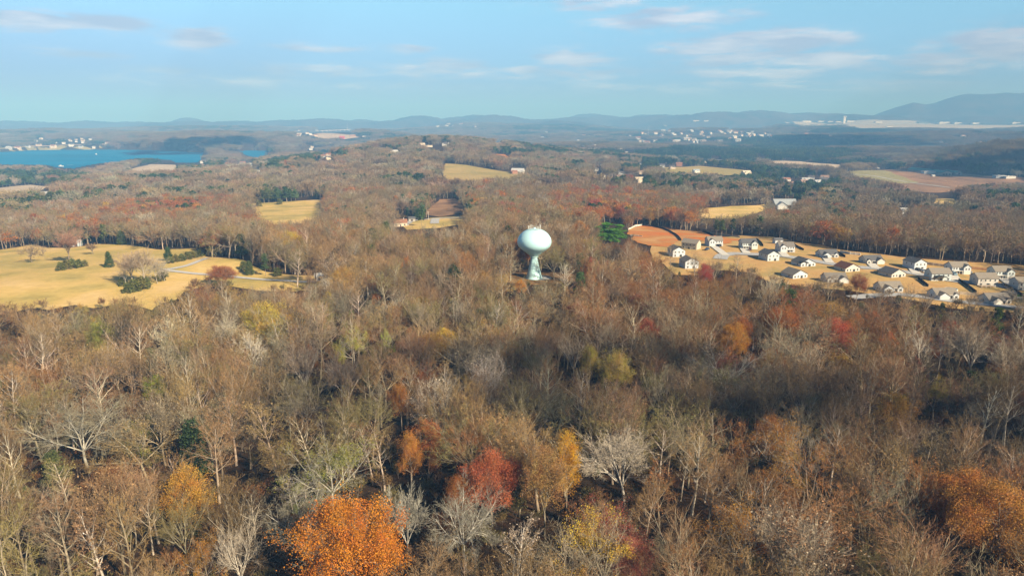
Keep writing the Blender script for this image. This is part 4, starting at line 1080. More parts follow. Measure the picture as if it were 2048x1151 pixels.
hero_xy = []; USED_LABELS = {}
for (px, top, h, lib, kind, tn, bk, label, wd) in HERO:
    x, y, z = spot(px, top, h); names = BIGNAMES[lib]; nm = names[(px + top) % len(names)]; s = h / LIB[nm]['h']
    plant(kind, nm, x, y, z, s, wd, (px * 7 % 628) / 100, tn, bk, label)
    hero_xy.append((x, y, h, LIB[nm]['w'] * s * wd, px, top, label, kind)); USED_LABELS[label] = 1
HX = np.array([(a[0], a[1]) for a in hero_xy]); HW = np.array([a[3] for a in hero_xy]); HH = np.array([a[2] for a in hero_xy])
HPX = np.array([a[4] for a in hero_xy]); HPY = np.array([a[5] for a in hero_xy])


def keep_heroes_in_view(x, y, z, h):
    """woods do not stand in the crowns of the trees of note nor right before them"""
    ok = np.ones(len(x), bool); px, py, dep = project(x, y, z + h * .93)
    for (hx, hy, hh, hw, hpx, hpy, lab, kd) in hero_xy:
        ok &= np.hypot(x - hx, y - hy) > hw * .34 + 1.2
        hz = float(H(hx, hy)); _, fy, hd = project(np.array([hx]), np.array([hy]), np.array([hz + hh * .45]))
        hwp = hw * .5 * FPX / hd[0] + (14 if kd == 'ever' else 5)
        ok &= ~((np.abs(px - hpx) < hwp) & (py < fy[0]) & (dep < hd[0]) & (dep > hd[0] - 75))
    return ok


# ---- every near tree spot
x, y, r = ring(72, 470, 7.0, 58)
z = H(x, y); h = RNG.uniform(15, 24, len(x)); h *= 1 + .25 * fbm(x / 40, y / 40, 8, 2)
small = RNG.rand(len(x)) < .16; h[small] *= .6
ok = clear_of_zones(x, y, z, h, r) & keep_heroes_in_view(x, y, z, h) & ~((fbm(x / 15, y / 15, 90, 2) > np.where(r < 210, .09, .16)) & (RNG.rand(len(x)) < .8))
x, y, z, h, r = x[ok], y[ok], z[ok], h[ok], r[ok]
px, py, dep = project(x, y, z + h * .75)
wt = pick_zone(px, py, r); ti = choose(wt, RNG)
# chance of autumn leaf by region
al = np.full(len(x), .055); cl = fbm(x / 45, y / 45, 40, 3)
al += .16 * np.clip(cl * 3, 0, 1)
al += .10 * ((np.abs(px - 600) < 420) & (np.abs(py - 610) < 60)); al += .13 * ((px > 1180) & (px < 1720) & (py > 500) & (py < 720)); al *= np.where(py > 900, .6, 1.0); al += .10 * (px > 1750) * (py > 620) * (py < 800)
isl = RNG.rand(len(x)) < al
ise = (~isl) & (RNG.rand(len(x)) < .012 + .03 * (px > 1700) * (py < 640) + .02 * (r > 380))
kind = np.where(isl, 1, np.where(ise, 2, 0))
size_px = h * FPX / np.maximum(dep, 1)
inview = (px > -25) & (px < 2073) & (py > 230) & (py < 1190) & (dep > 10)
_, ptop, _ = project(x, y, z + h)
inview &= ptop < 1135


def leaf_tint_for(px, py, r, rng):
    u = px / 2048
    if r < 600 and abs(px - 620) < 430 and abs(py - 610) < 80: w_ = [.08, .06, .01, .30, .35, .15, .05]
    elif u > .56 and py < 760: w_ = [.10, .30, .24, .03, .07, .26, .0]
    elif u > .6: w_ = [.20, .28, .08, .05, .14, .25, .0]
    else: w_ = [.16, .14, .05, .16, .22, .20, .07]
    return rng.choice(len(LN), p=np.array(w_) / sum(w_))


HNO = [('the big pale bare tree', 0), ('the bright orange oak', 1), ('the salmon red oak', 2), ('the silvery bare tree', 6), ('the fan shaped tree', 9), ('the large orange brown oak', 11),
       ('the corner oak', 12), ('the brown gold tree', 13), ('the soft yellow tree', 15), ('the amber tree', 17), ('the coral red tree', 18), ('the olive green tree', 21), ('the huge spreading tree', 22),
       ('the straw coloured tree', 30), ('the pinkish white pair', 31), ('the olive grey tree', 34), ('the right slope tree', 35), ('the water tower', None), ('the small orange tree', 19), ('the yellow green tufted tree', 25),
       ('the flecked tree', 24), ('the mustard tree', 28), ('the crimson tree', 37)]
HNP = np.array([(HPX[i], HPY[i] + 30) if i is not None else (1067, 540) for _, i in HNO])


def where_words(px, py):
    d = np.hypot(HNP[:, 0] - px, (HNP[:, 1] - py) * 1.3); k = int(np.argmin(d)); nm = HNO[k][0]; dx = px - HNP[k, 0]; dy = py - HNP[k, 1]
    far = 'well ' if d[k] > 130 else ('just ' if d[k] < 60 else '')
    if abs(dx) > 2.2 * abs(dy): w_ = 'left of' if dx < 0 else 'right of'
    elif abs(dy) > 2.2 * abs(dx): w_ = 'behind' if dy < 0 else 'before'
    else: w_ = ('behind and ' if dy < 0 else 'before and ') + ('left of' if dx < 0 else 'right of')
    return far + w_ + ' ' + nm


SHAPE = {'upright': 'straight', 'spreading': 'spreading', 'vase': 'fan shaped', 'fine': 'bushy topped'}


def unique(head, px, py, h, width=''):
    size = 'tall ' if h > 19.5 else ('short ' if h < 13 else '')
    base = where_words(px, py)
    for cand in (f'{head} {base}', f'{size}{head} {base}', f'{size}{head} {base}, ' + ('higher up' if py < 700 else 'lower down'),
                 f'{size}{head} {base}, ' + ('thin crowned' if width < .95 else 'wide crowned')):
        if cand not in USED_LABELS and len(cand.replace('-', ' ').split()) <= 16:
            USED_LABELS[cand] = 1; return cand
    cand = f'{head} {base}'
    USED_LABELS[cand] = USED_LABELS.get(cand, 0) + 1
    return cand


PER = {0: 290, 1: 150, 2: 24}
single = np.zeros(len(x), bool)
for kd in (0, 1, 2):
    c = np.nonzero((kind == kd) & inview)[0]; n_hero = sum(1 for a in hero_xy if a[7] == ('bare', 'autumn', 'ever')[kd])
    c = c[np.argsort(-size_px[c])][:PER[kd] - n_hero]; single[c] = True
rng2 = np.random.RandomState(9)
stuff = {0: [], 1: [], 2: [], 3: []}      # rows: x y z rz rx ry s sx lib tint bark


def jitter(c, rng, a=.16): return tuple(np.clip(np.array(c) * (1 + rng.uniform(-a, a)) * (1 + rng.uniform(-a * .35, a * .35, 3)), 0, 1))


BK = [(.34, .275, .205), (.24, .19, .14), (.42, .35, .275), (.18, .14, .10), (.30, .25, .18)]
order = np.argsort(-size_px)
for i in order:
    sx = rng2.uniform(.9, 1.28); rz = rng2.uniform(0, 6.28); bk = jitter(BK[rng2.randint(len(BK))], rng2)
    near = True
    if kind[i] == 0:
        if near: nm, st, lf = BARE[rng2.randint(len(BARE))]
        else: nm = BARE1[rng2.randint(len(BARE1))]; st = nm.split('_')[1].rstrip('0123456789')
        tn = jitter(TINTS[TN[ti[i]]], rng2); head = f'{TN[ti[i]]} {SHAPE.get(st, "")} bare tree'
        if st == 'upright' and rng2.rand() < .6: bk = jitter((.50, .435, .35), rng2)
        if TN[ti[i]] == 'pale grey': bk = jitter((.56, .51, .45), rng2, .08)
        k = 'bare'
    elif kind[i] == 1:
        if near: nm, st, pt = LEAFY[rng2.choice(len(LEAFY), p=[.0, .0, .05, .06, .15, .15, .20, .20, .19] if r[i] < 230 else [.05, .05, .10, .11, .13, .13, .13, .13, .17])]
        else: nm = LEAFY1[rng2.randint(len(LEAFY1))]; st = ''; pt = 0
        li = leaf_tint_for(px[i], py[i], r[i], rng2); tn = jitter(LEAFT[LN[li]], rng2); k = 'autumn'; h[i] *= .82
        head = f'{LN[li]} ' + ('thin leaved' if pt and pt > .4 else 'full leaved') + ' tree'
    else:
        nm = EVER[rng2.randint(len(EVER))][0]; ei = rng2.randint(3); tn = jitter(EVT[EN[ei]], rng2); k = 'ever'; head = f'{EN[ei]} ' + ('cedar' if 'cedar' in nm else 'pine'); h[i] *= .8
    s = h[i] / LIB[nm]['h']
    if single[i]:
        plant(k, nm, x[i], y[i], z[i], s, sx, rz, tn, bk, unique(head, px[i], py[i], h[i], sx))
    else: stuff[kind[i]].append((x[i], y[i], z[i], 0, 0, rz, s, sx, nm, tn, bk))

# ---- understorey
x, y, r = ring(80, 430, 5.2, 56); z = H(x, y); h = np.full(len(x), 5.0)
ok = clear_of_zones(x, y, z, h, r); x, y, z, r = x[ok], y[ok], z[ok], r[ok]
px, py, dep = project(x, y, z + 3)
for i in range(len(x)):
    if RNG.rand() < .5: continue
    nm = UNDER[RNG.randint(4)] if RNG.rand() > .06 else UNDER[4 + RNG.randint(2)]
    tn = jitter(EVT['olive green'], RNG) if nm.startswith('shrub') else jitter(np.array([RUSSET, BROWN, TAN, PINK, OLIVE][RNG.randint(5)]) * .6, RNG)  # brush tints darkened, putting deeper shade under the trees into the colour
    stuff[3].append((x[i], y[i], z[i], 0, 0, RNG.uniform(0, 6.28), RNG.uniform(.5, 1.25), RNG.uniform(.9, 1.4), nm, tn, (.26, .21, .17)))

EVZ = [[(1030, 288), (1250, 298), (1250, 313), (1050, 306)], [(1250, 316), (1520, 316), (1545, 342), (1500, 362), (1420, 350), (1320, 332), (1250, 326)], [(1540, 308), (1780, 316), (1770, 330), (1690, 330), (1540, 321)],
       [(1555, 345), (1665, 345), (1670, 380), (1600, 385)], [(1880, 505), (1965, 500), (1965, 530), (1890, 528)], [(0, 346), (165, 344), (165, 366), (0, 368)], [(236, 318), (350, 318), (440, 325), (420, 345), (360, 340)],
       [(270, 402), (400, 398), (400, 420), (280, 422)], [(800, 388), (950, 385), (960, 420), (830, 440)], [(520, 325), (640, 300), (700, 290), (700, 310), (560, 345)], [(1580, 268), (1760, 270), (1750, 292), (1600, 288)], [(300, 296), (430, 300), (430, 312), (330, 306)], [(1880, 318), (1990, 335), (1970, 345), (1870, 333)],
       [(1640, 395), (1720, 400), (1700, 440), (1650, 430)], [(1960, 388), (2060, 385), (2060, 398), (1960, 402)]]


def in_pines(px, py):
    k = np.zeros(len(px), bool)
    for P_ in EVZ: k |= inpoly(px, py, P_)
    return k


# ---- middle distance: single trees
x, y, r = ring(470, 900, 6.9); z = H(x, y); h = RNG.uniform(13, 20, len(x))
ok = clear_of_zones(x, y, z, h, r); x, y, z, h, r = x[ok], y[ok], z[ok], h[ok], r[ok]
px, py, dep = project(x, y, z + h * .75); ti = choose(pick_zone(px, py, r), RNG)
cl = fbm(x / 70, y / 70, 41, 3); ev = fbm(x / 60, y / 60, 43, 3); pz = in_pines(px, py)
for i in range(len(x)):
    rz = RNG.uniform(0, 6.28); sx = RNG.uniform(.9, 1.3); u = RNG.rand(); bk = jitter(BK[RNG.randint(len(BK))], RNG)
    red = ((px[i] - 280) / 200) ** 2 + ((py[i] - 375) / 55) ** 2 < 1 or ((px[i] - 1270) / 170) ** 2 + ((py[i] - 400) / 40) ** 2 < 1
    if u < .035 + (.30 if cl[i] > .16 else 0) + (.34 if red else 0):
        nm = LEAFY1[RNG.randint(len(LEAFY1))]; w_ = [.2, .38, .14, .03, .07, .18, 0] if px[i] < 1900 else [.1, .3, .3, 0, .05, .25, 0]
        tn = jitter(LEAFT[LN[RNG.choice(7, p=w_)]], RNG); kd = 1; h[i] *= .9
    elif u > 1 - (.012 + (.6 if ev[i] > .17 else 0) + (.7 if pz[i] else 0)):
        nm = EVER1[RNG.randint(len(EVER1))]; tn = jitter(EVT[EN[RNG.randint(3)]], RNG); kd = 2; h[i] *= .8
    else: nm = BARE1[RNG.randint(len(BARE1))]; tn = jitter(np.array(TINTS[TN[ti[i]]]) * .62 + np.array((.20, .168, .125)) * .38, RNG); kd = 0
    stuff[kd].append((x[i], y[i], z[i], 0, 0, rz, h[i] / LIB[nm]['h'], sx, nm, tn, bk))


def slope(x, y, e):
    gx = (H(x + e, y) - H(x - e, y)) / (2 * e); gy = (H(x, y + e) - H(x, y - e)) / (2 * e)
    return np.arctan2(gy, 1), -np.arctan2(gx, 1)        # small rotations about x and y that lay a clump on the slope


# ---- far woods: clumps of trees
for (r0, r1, sp, lib, e) in ((900, 2300, 21, CL_B, 12), (2300, 6800, 50, CL_D, 30)):
    x, y, r = ring(r0, r1, sp, 43); z = H(x, y)
    ok = clear_of_zones(x, y, z, np.full(len(x), 13.0), r)
    for dx, dy in ((.42, 0), (-.42, 0), (0, .42), (0, -.42)): ok &= clear_of_zones(x + dx * sp, y + dy * sp, z, np.full(len(x), 8.0), r)
    x, y, z, r = x[ok], y[ok], z[ok], r[ok]; sx_, sy_ = slope(x, y, e); px, py, dep = project(x, y, z + 10)
    ti = choose(pick_zone(px, py, r), RNG); ev = fbm(x / (sp * 9), y / (sp * 7), 61, 4); lf = fbm(x / (sp * 4), y / (sp * 4), 62, 3); pz = in_pines(px, py)
    for i in range(len(x)):
        rz = RNG.choice([0, 1.5708, 3.1416, 4.7124]); bk = jitter((.26, .22, .17), RNG); u = RNG.rand()
        pev = (.75 if pz[i] else .05) + (.7 if ev[i] > .08 - (.05 if px[i] > 1000 else 0) else 0) + (.40 if py[i] < 345 and 1030 < px[i] < 1750 and ev[i] > .0 else 0)
        if u < pev:
            nm = (CL_ED if r0 > 2000 else CL_E)[RNG.randint(2)]; tn = jitter(EVT[EN[RNG.randint(3)]], RNG); kd = 2
            stuff[2].append((x[i], y[i], z[i], sx_[i], sy_[i], rz, 1.0, sp / LIB[nm]['w'] if r0 < 2000 else 1.08, nm, tn, bk))
            continue
        if u > .975 - (.09 if lf[i] > .2 else 0) and r0 < 2000:
            nm = CL_L[RNG.randint(2)]; w_ = [.18, .36, .2, .03, .08, .15, 0]; tn = jitter(LEAFT[LN[RNG.choice(7, p=w_)]], RNG)
            stuff[1].append((x[i] + RNG.uniform(-4, 4), y[i] + RNG.uniform(-4, 4), z[i], 0, 0, rz, RNG.uniform(.8, 1.05), 1.0, nm, tn, bk))
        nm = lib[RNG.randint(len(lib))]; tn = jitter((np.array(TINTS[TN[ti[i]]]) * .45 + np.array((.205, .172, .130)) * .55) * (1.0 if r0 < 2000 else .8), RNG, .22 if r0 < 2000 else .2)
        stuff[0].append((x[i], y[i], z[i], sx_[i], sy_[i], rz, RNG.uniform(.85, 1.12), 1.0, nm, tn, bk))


def instancer(name, rows, label, cat, extra=()):
    """one object of stuff: its points carry whole trees"""
    libs = sorted({r_[8] for r_ in rows}); col = bpy.data.collections.new(name + '_sources'); ids = {}
    for k, nm in enumerate(libs):
        o = bpy.data.objects.new(f'src_{name}_{k:03d}', LIB[nm]['whole']); col.objects.link(o); ids[nm] = k
    n = len(rows); me = bpy.data.meshes.new(name); me.vertices.add(n)
    me.vertices.foreach_set('co', np.array([r_[:3] for r_ in rows], np.float32).ravel())
    for an, ty, data in (('rot', 'FLOAT_VECTOR', [r_[3:6] for r_ in rows]), ('scl', 'FLOAT_VECTOR', [(r_[6] * r_[7], r_[6] * r_[7], r_[6]) for r_ in rows]),
                         ('tint', 'FLOAT_VECTOR', [r_[9] for r_ in rows]), ('bark', 'FLOAT_VECTOR', [r_[10] for r_ in rows])):
        me.attributes.new(an, ty, 'POINT').data.foreach_set('vector', np.array(data, np.float32).ravel())
    me.attributes.new('pick', 'INT', 'POINT').data.foreach_set('value', np.array([ids[r_[8]] for r_ in rows], np.int32))
    o = obj(name, me); ng = bpy.data.node_groups.new(name, 'GeometryNodeTree')
    ng.interface.new_socket('Geometry', in_out='INPUT', socket_type='NodeSocketGeometry'); ng.interface.new_socket('Geometry', in_out='OUTPUT', socket_type='NodeSocketGeometry')
    N = ng.nodes; gi = N.new('NodeGroupInput'); go = N.new('NodeGroupOutput'); ip = N.new('GeometryNodeInstanceOnPoints'); ci = N.new('GeometryNodeCollectionInfo')
    ci.inputs['Collection'].default_value = col; ci.inputs['Separate Children'].default_value = True; ci.inputs['Reset Children'].default_value = True
    mp = N.new('GeometryNodeMeshToPoints'); ng.links.new(gi.outputs[0], mp.inputs[0])
    def at(nm, ty):
        a = N.new('GeometryNodeInputNamedAttribute'); a.data_type = ty; a.inputs[0].default_value = nm; return [s for s in a.outputs if s.enabled][0]
    ng.links.new(mp.outputs[0], ip.inputs['Points']); ng.links.new(ci.outputs[0], ip.inputs['Instance']); ip.inputs['Pick Instance'].default_value = True
    ng.links.new(at('pick', 'INT'), ip.inputs['Instance Index'])
    e2r = N.new('FunctionNodeEulerToRotation'); ng.links.new(at('rot', 'FLOAT_VECTOR'), e2r.inputs[0]); ng.links.new(e2r.outputs[0], ip.inputs['Rotation'])
    ng.links.new(at('scl', 'FLOAT_VECTOR'), ip.inputs['Scale']); ng.links.new(ip.outputs[0], go.inputs[0])
    md = o.modifiers.new('trees', 'NODES'); md.node_group = ng
    tag(o, label, cat, kind='stuff'); return o


instancer('woodland', stuff[0], 'leafless grey and brown woodland covering the valleys and hills', 'woodland')
instancer('autumn_foliage', stuff[1], 'scattered orange, red and gold crowns farther back in the woods', 'autumn foliage')
instancer('evergreen_woods', stuff[2], 'dark green pines and cedars mixed through the farther woods', 'evergreen woods')
instancer('undergrowth', stuff[3], 'brown saplings and brush under the near trees', 'undergrowth')
print('STUFF', {k: len(v) for k, v in stuff.items()})
# ------------------------------------------------------------------ built things
class MB:
    """collects boxes, prisms, tubes and turned shapes into one mesh"""
    def __init__(s): s.V = []; s.F = []; s.M = []
    def add(s, V, F, m=0):
        b = len(s.V); s.V += [tuple(v) for v in V]; s.F += [tuple(b + i for i in f) for f in F]; s.M += [m] * len(F); return s
    def box(s, x0, x1, y0, y1, z0, z1, m=0):
        V = [(x, y, z) for x in (x0, x1) for y in (y0, y1) for z in (z0, z1)]
        return s.add(V, [(0, 1, 3, 2), (4, 6, 7, 5), (0, 4, 5, 1), (2, 3, 7, 6), (0, 2, 6, 4), (1, 5, 7, 3)], m)
    def gable(s, x0, x1, y0, y1, z0, ze, rise, axis='x', m=0):
        """walls with gable ends, ridge along axis"""
        if axis == 'x':
            ym = (y0 + y1) / 2
            A = [(y0, z0), (y1, z0), (y1, ze), (ym, ze + rise), (y0, ze)]
            V = [(x0, a, b) for a, b in A] + [(x1, a, b) for a, b in A]
        else:
            xm = (x0 + x1) / 2
            A = [(x0, z0), (x1, z0), (x1, ze), (xm, ze + rise), (x0, ze)]
            V = [(a, y0, b) for a, b in A] + [(a, y1, b) for a, b in A]
        F = [(0, 4, 3, 2, 1), (5, 6, 7, 8, 9)] + [(i, (i + 1) % 5, 5 + (i + 1) % 5, 5 + i) for i in range(5)]
        if axis == 'y': F = [tuple(reversed(f)) for f in F]
        return s.add(V, F, m)
    def roof(s, x0, x1, y0, y1, ze, rise, axis='x', ov=.45, th=.16, m=0):
        """two sloping slabs with overhang"""
        if axis == 'x':
            ym = (y0 + y1) / 2; k = rise / (ym - y0); a0, a1 = x0 - ov, x1 + ov
            for (ya, sg) in ((y0 - ov, 1), (y1 + ov, -1)):
                P = [(ya, ze - k * ov + .03), (ym, ze + rise + .03)]
                V = [(x, y, z + d) for x in (a0, a1) for (y, z) in P for d in (0, th)]
                s.add(V, [(0, 1, 3, 2), (4, 6, 7, 5), (0, 4, 5, 1), (2, 3, 7, 6), (0, 2, 6, 4), (1, 5, 7, 3)], m)
        else:
            xm = (x0 + x1) / 2; k = rise / (xm - x0); a0, a1 = y0 - ov, y1 + ov
            for (xa, sg) in ((x0 - ov, 1), (x1 + ov, -1)):
                P = [(xa, ze - k * ov + .03), (xm, ze + rise + .03)]
                V = [(x, y, z + d) for y in (a0, a1) for (x, z) in P for d in (0, th)]
                s.add(V, [(0, 1, 3, 2), (4, 6, 7, 5), (0, 4, 5, 1), (2, 3, 7, 6), (0, 2, 6, 4), (1, 5, 7, 3)], m)
        return s
    def tube(s, p, q, r, n=6, r2=None, m=0):
        p, q = Vector(p), Vector(q); d = (q - p).normalized(); u = d.orthogonal().normalized(); w_ = d.cross(u); r2 = r if r2 is None else r2
        V = []
        for c, rr in ((p, r), (q, r2)):
            for i in range(n):
                a = 2 * math.pi * i / n; V.append(c + u * math.cos(a) * rr + w_ * math.sin(a) * rr)
        F = [(i, (i + 1) % n, n + (i + 1) % n, n + i) for i in range(n)] + [tuple(range(n))[::-1], tuple(range(n, 2 * n))]
        return s.add(V, F, m)
    def lathe(s, prof, n=48, m=0):
        V = []; k = len(prof)
        for i in range(n):
            a = 2 * math.pi * i / n
            V += [(r * math.cos(a), r * math.sin(a), z) for r, z in prof]
        F = []
        for i in range(n):
            j = (i + 1) % n
            F += [(i * k + t, j * k + t, j * k + t + 1, i * k + t + 1) for t in range(k - 1)]
        return s.add(V, F, m)
    def build(s, name, mats, parent=None, smooth=False, fix=True):
        me = bpy.data.meshes.new(name); me.from_pydata(s.V, [], s.F); me.update()
        for m in (mats if isinstance(mats, (list, tuple)) else [mats]): me.materials.append(m)
        me.polygons.foreach_set('material_index', s.M); me.polygons.foreach_set('use_smooth', [smooth] * len(s.F))
        if fix:
            import bmesh
            bm = bmesh.new(); bm.from_mesh(me); bmesh.ops.recalc_face_normals(bm, faces=bm.faces); bm.to_mesh(me); bm.free()
        return obj(name, me, parent)


def kids(o): return [c for c in o.children]


def copy_tree(o, parent=None):
    c = o.copy(); COL.objects.link(c)
    if parent is not None: c.parent = parent
    for ch in list(o.children): copy_tree(ch, c)
    return c


def tinted(name, base_attr='tint', rough=.8, spec=.25, lines=None, var=.1, nscale=2.5):
    m, t, p = material(name, rough, spec)
    a = t.n('ShaderNodeAttribute', attribute_name=base_attr, attribute_type='INSTANCER'); tcx = t.n('ShaderNodeTexCoord')
    nz = t.n('ShaderNodeTexNoise', i_Scale=nscale, i_Detail=6.0, i_Roughness=.65); t.l(tcx.outputs['Object'], nz.inputs['Vector'])
    f = t.n('ShaderNodeMapRange'); t.l(nz.outputs[0], f.inputs[0]); f.inputs[1].default_value = .3; f.inputs[2].default_value = .7; f.inputs[3].default_value = 1 - var; f.inputs[4].default_value = 1 + var
    k = f.outputs[0]
    if lines:
        s = t.n('ShaderNodeSeparateXYZ'); t.l(tcx.outputs['Object'], s.inputs[0])
        fr = t.math('FRACT', t.math('MULTIPLY', s.outputs[2], lines)); k = t.math('MULTIPLY', k, t.math('SUBTRACT', 1.0, t.math('MULTIPLY', t.math('LESS_THAN', fr, .14), .22)))
    mm = t.n('ShaderNodeVectorMath', operation='SCALE'); t.l(a.outputs['Color'], mm.inputs[0]); t.l(k, mm.inputs['Scale']); t.l(mm.outputs[0], p.inputs['Base Color'])
    return m


M_WALL = tinted('clapboard_siding', 'tint', .75, .3, lines=5)
M_ROOF = tinted('asphalt_shingle', 'rooft', .92, .15, lines=4, var=.18, nscale=3.5)
M_TRIM = plain('white_trim', (.62, .61, .58), .6, .3, .04)
M_GLASS = plain('window_glass', (.035, .045, .055), .12, .5, .1)
M_GDOOR = plain('garage_door_paint', (.60, .59, .56), .55, .3, .05)
M_DOOR = plain('dark_door_paint', (.07, .05, .045), .5, .4, .1)
M_WOODF = plain('cedar_fence', (.36, .20, .10), .9, .1, .25, 1.2)
M_WOODP = plain('pale_fence', (.52, .44, .34), .9, .1, .15, 1.2)
M_VINYL = plain('white_vinyl', (.62, .61, .58), .55, .3, .05)
M_SILT = plain('black_silt_fence', (.035, .032, .035), .9, .1, .25, 1.0)
M_DECK = plain('deck_boards', (.40, .28, .17), .85, .15, .2, 2)
M_CANVAS = plain('dark_canvas', (.045, .055, .065), .8, .2, .15)
M_STEEL = plain('grey_steel', (.40, .41, .42), .45, .5, .1, metal=.6)
M_TYRE = plain('tyre_rubber', (.02, .02, .02), .9, .2)
M_CONCR = plain('weathered_concrete', (.40, .385, .36), .9, .15, .15, .8)


def window(mb_root, x, y, z, wd, ht, side='f'):
    """frame and recessed glass; side f front/back wall (normal along y), s side wall (normal along x)"""
    b = MB(); t = .09
    sg = -1 if (y < 0 if side == 'f' else x < 0) else 1
    def bx(u0, u1, v0, v1, d0, d1, m):
        if side == 'f': b.box(x + u0, x + u1, min(y + sg * d0, y + sg * d1), max(y + sg * d0, y + sg * d1), z + v0, z + v1, m)
        else: b.box(min(x + sg * d0, x + sg * d1), max(x + sg * d0, x + sg * d1), y + u0, y + u1, z + v0, z + v1, m)
    bx(-wd / 2, wd / 2, 0, ht, .004, .03, 1)
    for (u0, u1, v0, v1) in ((-wd / 2 - t, -wd / 2, -t, ht + t), (wd / 2, wd / 2 + t, -t, ht + t), (-wd / 2, wd / 2, -t, 0), (-wd / 2, wd / 2, ht, ht + t), (-wd / 2, wd / 2, ht / 2 - .03, ht / 2 + .03)):
        bx(u0, u1, v0, v1, .004, .07, 0)
    return b.build('window', [M_TRIM, M_GLASS], mb_root)


def slabdoor(root, name, x0, x1, y, z0, z1, mat, panels=0):
    b = MB(); b.box(x0, x1, y - .06, y - .004, z0, z1)
    for i in range(panels):
        zz = z0 + (z1 - z0) * (i + .5) / panels; b.box(x0 + .08, x1 - .08, y - .085, y - .06, zz - .2, zz + .2)
    o = b.build(name, mat, root)
    f = MB(); f.box(x0 - .1, x0, y - .09, y - .004, z0, z1 + .1); f.box(x1, x1 + .1, y - .09, y - .004, z0, z1 + .1); f.box(x0, x1, y - .09, y - .004, z1, z1 + .1); f.build('frame', M_TRIM, o)
    return o


